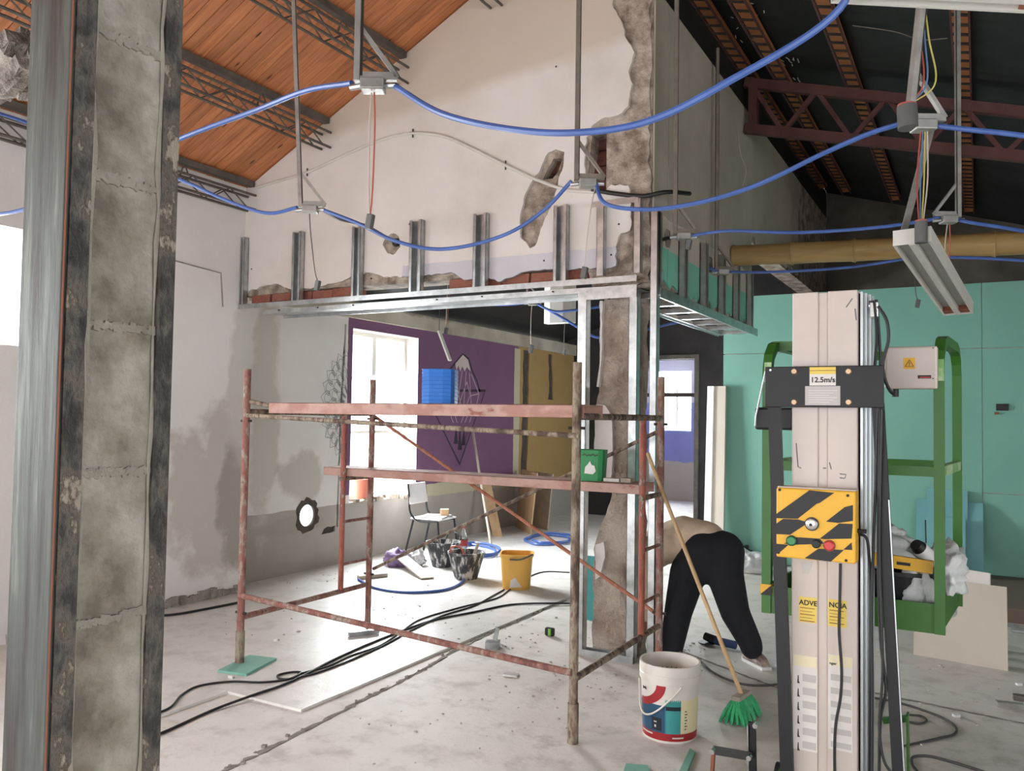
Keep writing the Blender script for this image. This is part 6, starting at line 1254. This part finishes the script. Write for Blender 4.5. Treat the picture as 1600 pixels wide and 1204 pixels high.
for k, (p, q) in enumerate((((1572, 978), (1625, 985)), ((1580, 987), (1640, 992)))):
    tag(MB().bar(fl(*p) + V(0, 0, 0.012), fl(*q) + V(0, 0, 0.012), 0.03, 0.02).build('metal_strip', 'galv'), ['galvanised strip lying along the brown boards', 'second galvanised strip, nearer the bottom edge of the brown boards'][k], 'strip')
A3, B3 = at(1104, 800, 1, 9.75), at(1131, 800, 1, 9.75); zt2 = at(1117, 603, 1, 9.8).z
wp = thing('wrapped_door', 'door wrapped in pale plastic leaning at the end of the mint partition', 'door', (A3.x, 9.75, 0))
MB().add([V(A3.x, 9.72, 0), V(B3.x, 9.72, 0), V(B3.x, 9.80, zt2), V(A3.x, 9.80, zt2), V(A3.x, 9.78, 0), V(B3.x, 9.78, 0), V(B3.x, 9.86, zt2), V(A3.x, 9.86, zt2)], [(3, 2, 1, 0), (4, 5, 6, 7), (0, 1, 5, 4), (1, 2, 6, 5), (2, 3, 7, 6), (3, 0, 4, 7)]).build('door_leaf', 'cream_board', wp)
MB().add([V(A3.x - 0.03, 9.71, 0), V(A3.x + 0.06, 9.70, 0), V(A3.x + 0.07, 9.78, zt2), V(A3.x - 0.01, 9.79, zt2)], [(0, 1, 2, 3)]).build('wrap_edge', 'plastic_bag', wp)
s1 = fl(1166, 893); crumple('rubble_sack', 'plastic_bag', 'pale plastic sack on the floor behind the bending worker', 'sack', (s1.x, s1.y, 0), (0.22, 0.16, 0.13), 21)
s2 = fl(1145, 885); crumple('rubble_sack', 'black_steel', 'dark sack slumped beside the pale plastic sack', 'sack', (s2.x - 0.0, s2.y + 0.25, 0), (0.16, 0.13, 0.12), 27)
p0, p1 = at(917, 868, 1, 6.3), at(932, 958, 1, 6.3); tag(MB().box(p0.x, p1.x, 6.3, 6.32, 0, p0.z).build('board_strip', 'lbl_teal'), 'narrow turquoise strip standing behind the corner frame', 'board')

# ------------------------------------------------------------------ small things on the floor
def cable(lab_, pts, r=0.008, mat='rubber', z=None):
    P = [fl(px, py) for px, py in pts]; P = [V(p.x, p.y, (SCR if (p.x < -3.28 and (p.y > 3.5 or p.x < -3.86)) else 0) + r) for p in P]
    tag(MB().tube(bez(P, 8), r, 7).build('power_cable', mat, smooth=True), lab_, 'cable', 'cables on the floor')
cable('black cable running from the column along the screed to the pillar', [(200, 1165), (250, 1148), (330, 1112), (400, 1090), (440, 1076), (475, 1060), (520, 1036), (570, 1013), (640, 985), (680, 972), (740, 960), (800, 948), (860, 946), (900, 944)], 0.0075)
cable('dark cable that loops on the screed near the board scrap', [(200, 1135), (262, 1113), (285, 1090), (310, 1077), (360, 1070), (410, 1071), (450, 1066), (470, 1055), (455, 1055), (434, 1060), (440, 1066), (480, 1060), (530, 1043), (600, 1012), (640, 990), (690, 966), (740, 950), (770, 934), (788, 924)], 0.0065)
cable('thin cable kept close beside the black one on the screed', [(465, 1058), (510, 1046), (545, 1030), (590, 1014), (625, 992), (655, 972), (720, 952), (775, 938), (800, 922), (850, 896), (890, 897)], 0.006)
cable('dark cable lying along the foot of the left wall', [(230, 968), (275, 964), (320, 956), (380, 944)], 0.01)
cable('dark cable that snakes over the floor right of the lift', [(1345, 1088), (1400, 1098), (1440, 1110), (1475, 1124), (1494, 1139), (1490, 1149), (1470, 1154), (1435, 1162), (1400, 1170)], 0.0065, 'cable_grey')
cable('dark cable curling at the lower right beside the lift leg', [(1440, 1215), (1425, 1195), (1428, 1184), (1450, 1183), (1490, 1193), (1550, 1212)], 0.007, 'cable_grey')
cable('small loop of cable by the green lug of the lift', [(1420, 1118), (1440, 1120), (1448, 1127), (1435, 1132), (1415, 1128)], 0.006, 'cable_grey')
cable('grey cable curving behind the broom', [(1090, 1030), (1120, 1055), (1160, 1070), (1200, 1072), (1240, 1066)], 0.007, 'cable_grey')
t = fl(859, 993); tt = thing('tape_measure', 'black and green tape measure on the floor left of the pillar', 'tape measure', (t.x, t.y, 0)); MB().obox((t.x, t.y, 0.032), 0.075, 0.04, 0.062).build('case', 'black', tt, bevel=0.012); MB().obox((t.x + 0.006, t.y - 0.021, 0.032), 0.022, 0.004, 0.05).build('grip', 'tape_green', tt)
for k, (px, py, sx_, sy_, szz, mt, lb, rz2) in enumerate(((770, 1012, 0.1, 0.09, 0.05, 'galv', 'crumpled galvanised bracket by the edge of the screed', 0.4), (798, 1055, 0.09, 0.06, 0.012, 'bright_scrap', 'bright foil scrap on the floor before the scaffold', 0.3), (1578, 1105, 0.14, 0.05, 0.03, 'galv_dull', 'bent metal offcut near the right edge', 0.2), (1598, 1094, 0.1, 0.05, 0.03, 'truss_grey', 'darker metal offcut cut by the right edge', 0.1), (1494, 1119, 0.035, 0.025, 0.015, 'bright_scrap', 'shiny chip inside the bend of the snaking cable', 0.5), (1592, 1070, 0.03, 0.025, 0.015, 'bright_scrap', 'shiny chip on the floor far right above the offcuts', 0.5), (1214, 1041, 0.03, 0.02, 0.015, 'bright_scrap', 'shiny chip beside the worker\'s shoe', 0.2), (361, 1063, 0.03, 0.025, 0.018, 'bright_scrap', 'white crumb just in front of the green board scrap', 0.3), (432, 1004, 0.035, 0.03, 0.015, 'bright_scrap', 'white crumb behind the green board scrap', 0.3))):
    p = fl(px, py); z0 = SCR if p.x < -3.28 else 0; m = MB().obox((p.x, p.y, z0 + szz / 2), sx_, sy_, szz, Matrix.Rotation(rz2, 3, 'Z')); tag(m.jitter(min(0.006, szz * 0.3), k, 30).build('scrap_piece', mt), lb, 'scrap')
p = fl(768, 1003); tag(MB().bar(p + V(0.0, 0.05, 0.0), p + V(0.02, 0.05, 0.1), 0.03, 0.012).build('metal_tab', 'galv'), 'upright metal tab behind the crumpled bracket', 'scrap')
p0, p1 = fl(545, 990, SCR + 0.02), fl(592, 985, SCR + 0.02); tag(MB().bar(p0, p1, 0.04, 0.03).build('track_offcut', 'galv'), 'galvanised track offcut at the foot of the inner scaffold post', 'offcut')
p0, p1 = fl(560, 902, SCR + 0.02), fl(604, 897, SCR + 0.02); tag(MB().bar(p0, p1, 0.06, 0.035).build('timber_block', 'grey_ply'), 'short timber block on the floor behind the ladder post', 'timber')
for k, (pp, lb) in enumerate(((((1058, 1215), (1078, 1172), (1086, 1178), (1068, 1222)), 'narrow grey-green board strip at the bottom edge below the bucket'), (((972, 1215), (978, 1196), (1012, 1199), (1020, 1218)), 'grey-green board corner at the bottom edge'))):
    P = [fl(*q) for q in pp]; tag(MB().prism([(q.x, q.y) for q in P], [], lambda x, y: V(x, y, 0), lambda x, y: V(x, y, 0.0125)).build('board_scrap', 'teal_board'), lb, 'board scrap')
gp = fl(1128, 1012); t = thing('angle_grinder', 'blue and black angle grinder on the floor between the worker\'s feet', 'power tool', (gp.x, gp.y, 0)); MB().tube([gp + V(0.1, 0.0, 0.035), gp + V(-0.06, 0.03, 0.04)], 0.03, 12).build('body', 'navy', t, smooth=True); MB().tube([gp + V(-0.06, 0.03, 0.04), gp + V(-0.14, 0.04, 0.06)], [0.034, 0.028], 12).build('gear_head', 'black', t, smooth=True); MB().tube([gp + V(-0.12, 0.03, 0.012), gp + V(-0.12, 0.03, 0.02)], 0.062, 20).build('guard_disc', 'black_steel', t)
# rubble scattered on the floor
m = MB(); rr = random.Random(11)
spots = [((790, 990), 120, 60, 60), ((850, 1060), 90, 60, 40), ((1080, 1020), 60, 30, 50), ((600, 960), 120, 40, 40), ((420, 980), 80, 40, 20), ((1450, 1080), 150, 80, 40), ((700, 1140), 200, 50, 30), ((960, 1080), 60, 60, 25), ((500, 905), 100, 15, 40)]
for (cx_, cy_), sx_, sy_, n_ in spots:
    for i in range(int(n_ * 0.7)):
        px, py = rr.gauss(cx_, sx_ * 0.5), rr.gauss(cy_, sy_ * 0.5)
        if py < 850: continue
        p = fl(px, py); s = rr.uniform(0.003, 0.008) * (1.5 if rr.random() < 0.1 else 1); z0 = SCR if (p.x < -3.28 and p.y > 3.5) else 0
        if p.x < -5.85: continue
        m.obox((p.x, p.y, z0 + s * 0.3), s * 2, s * 1.6, s, Matrix.Rotation(rr.uniform(0, 3), 3, 'Z'))
tag(m.jitter(0.004, 3, 60).build('rubble', 'rubble'), 'crumbs of mortar scattered over the concrete floor', 'rubble', None, 'stuff')
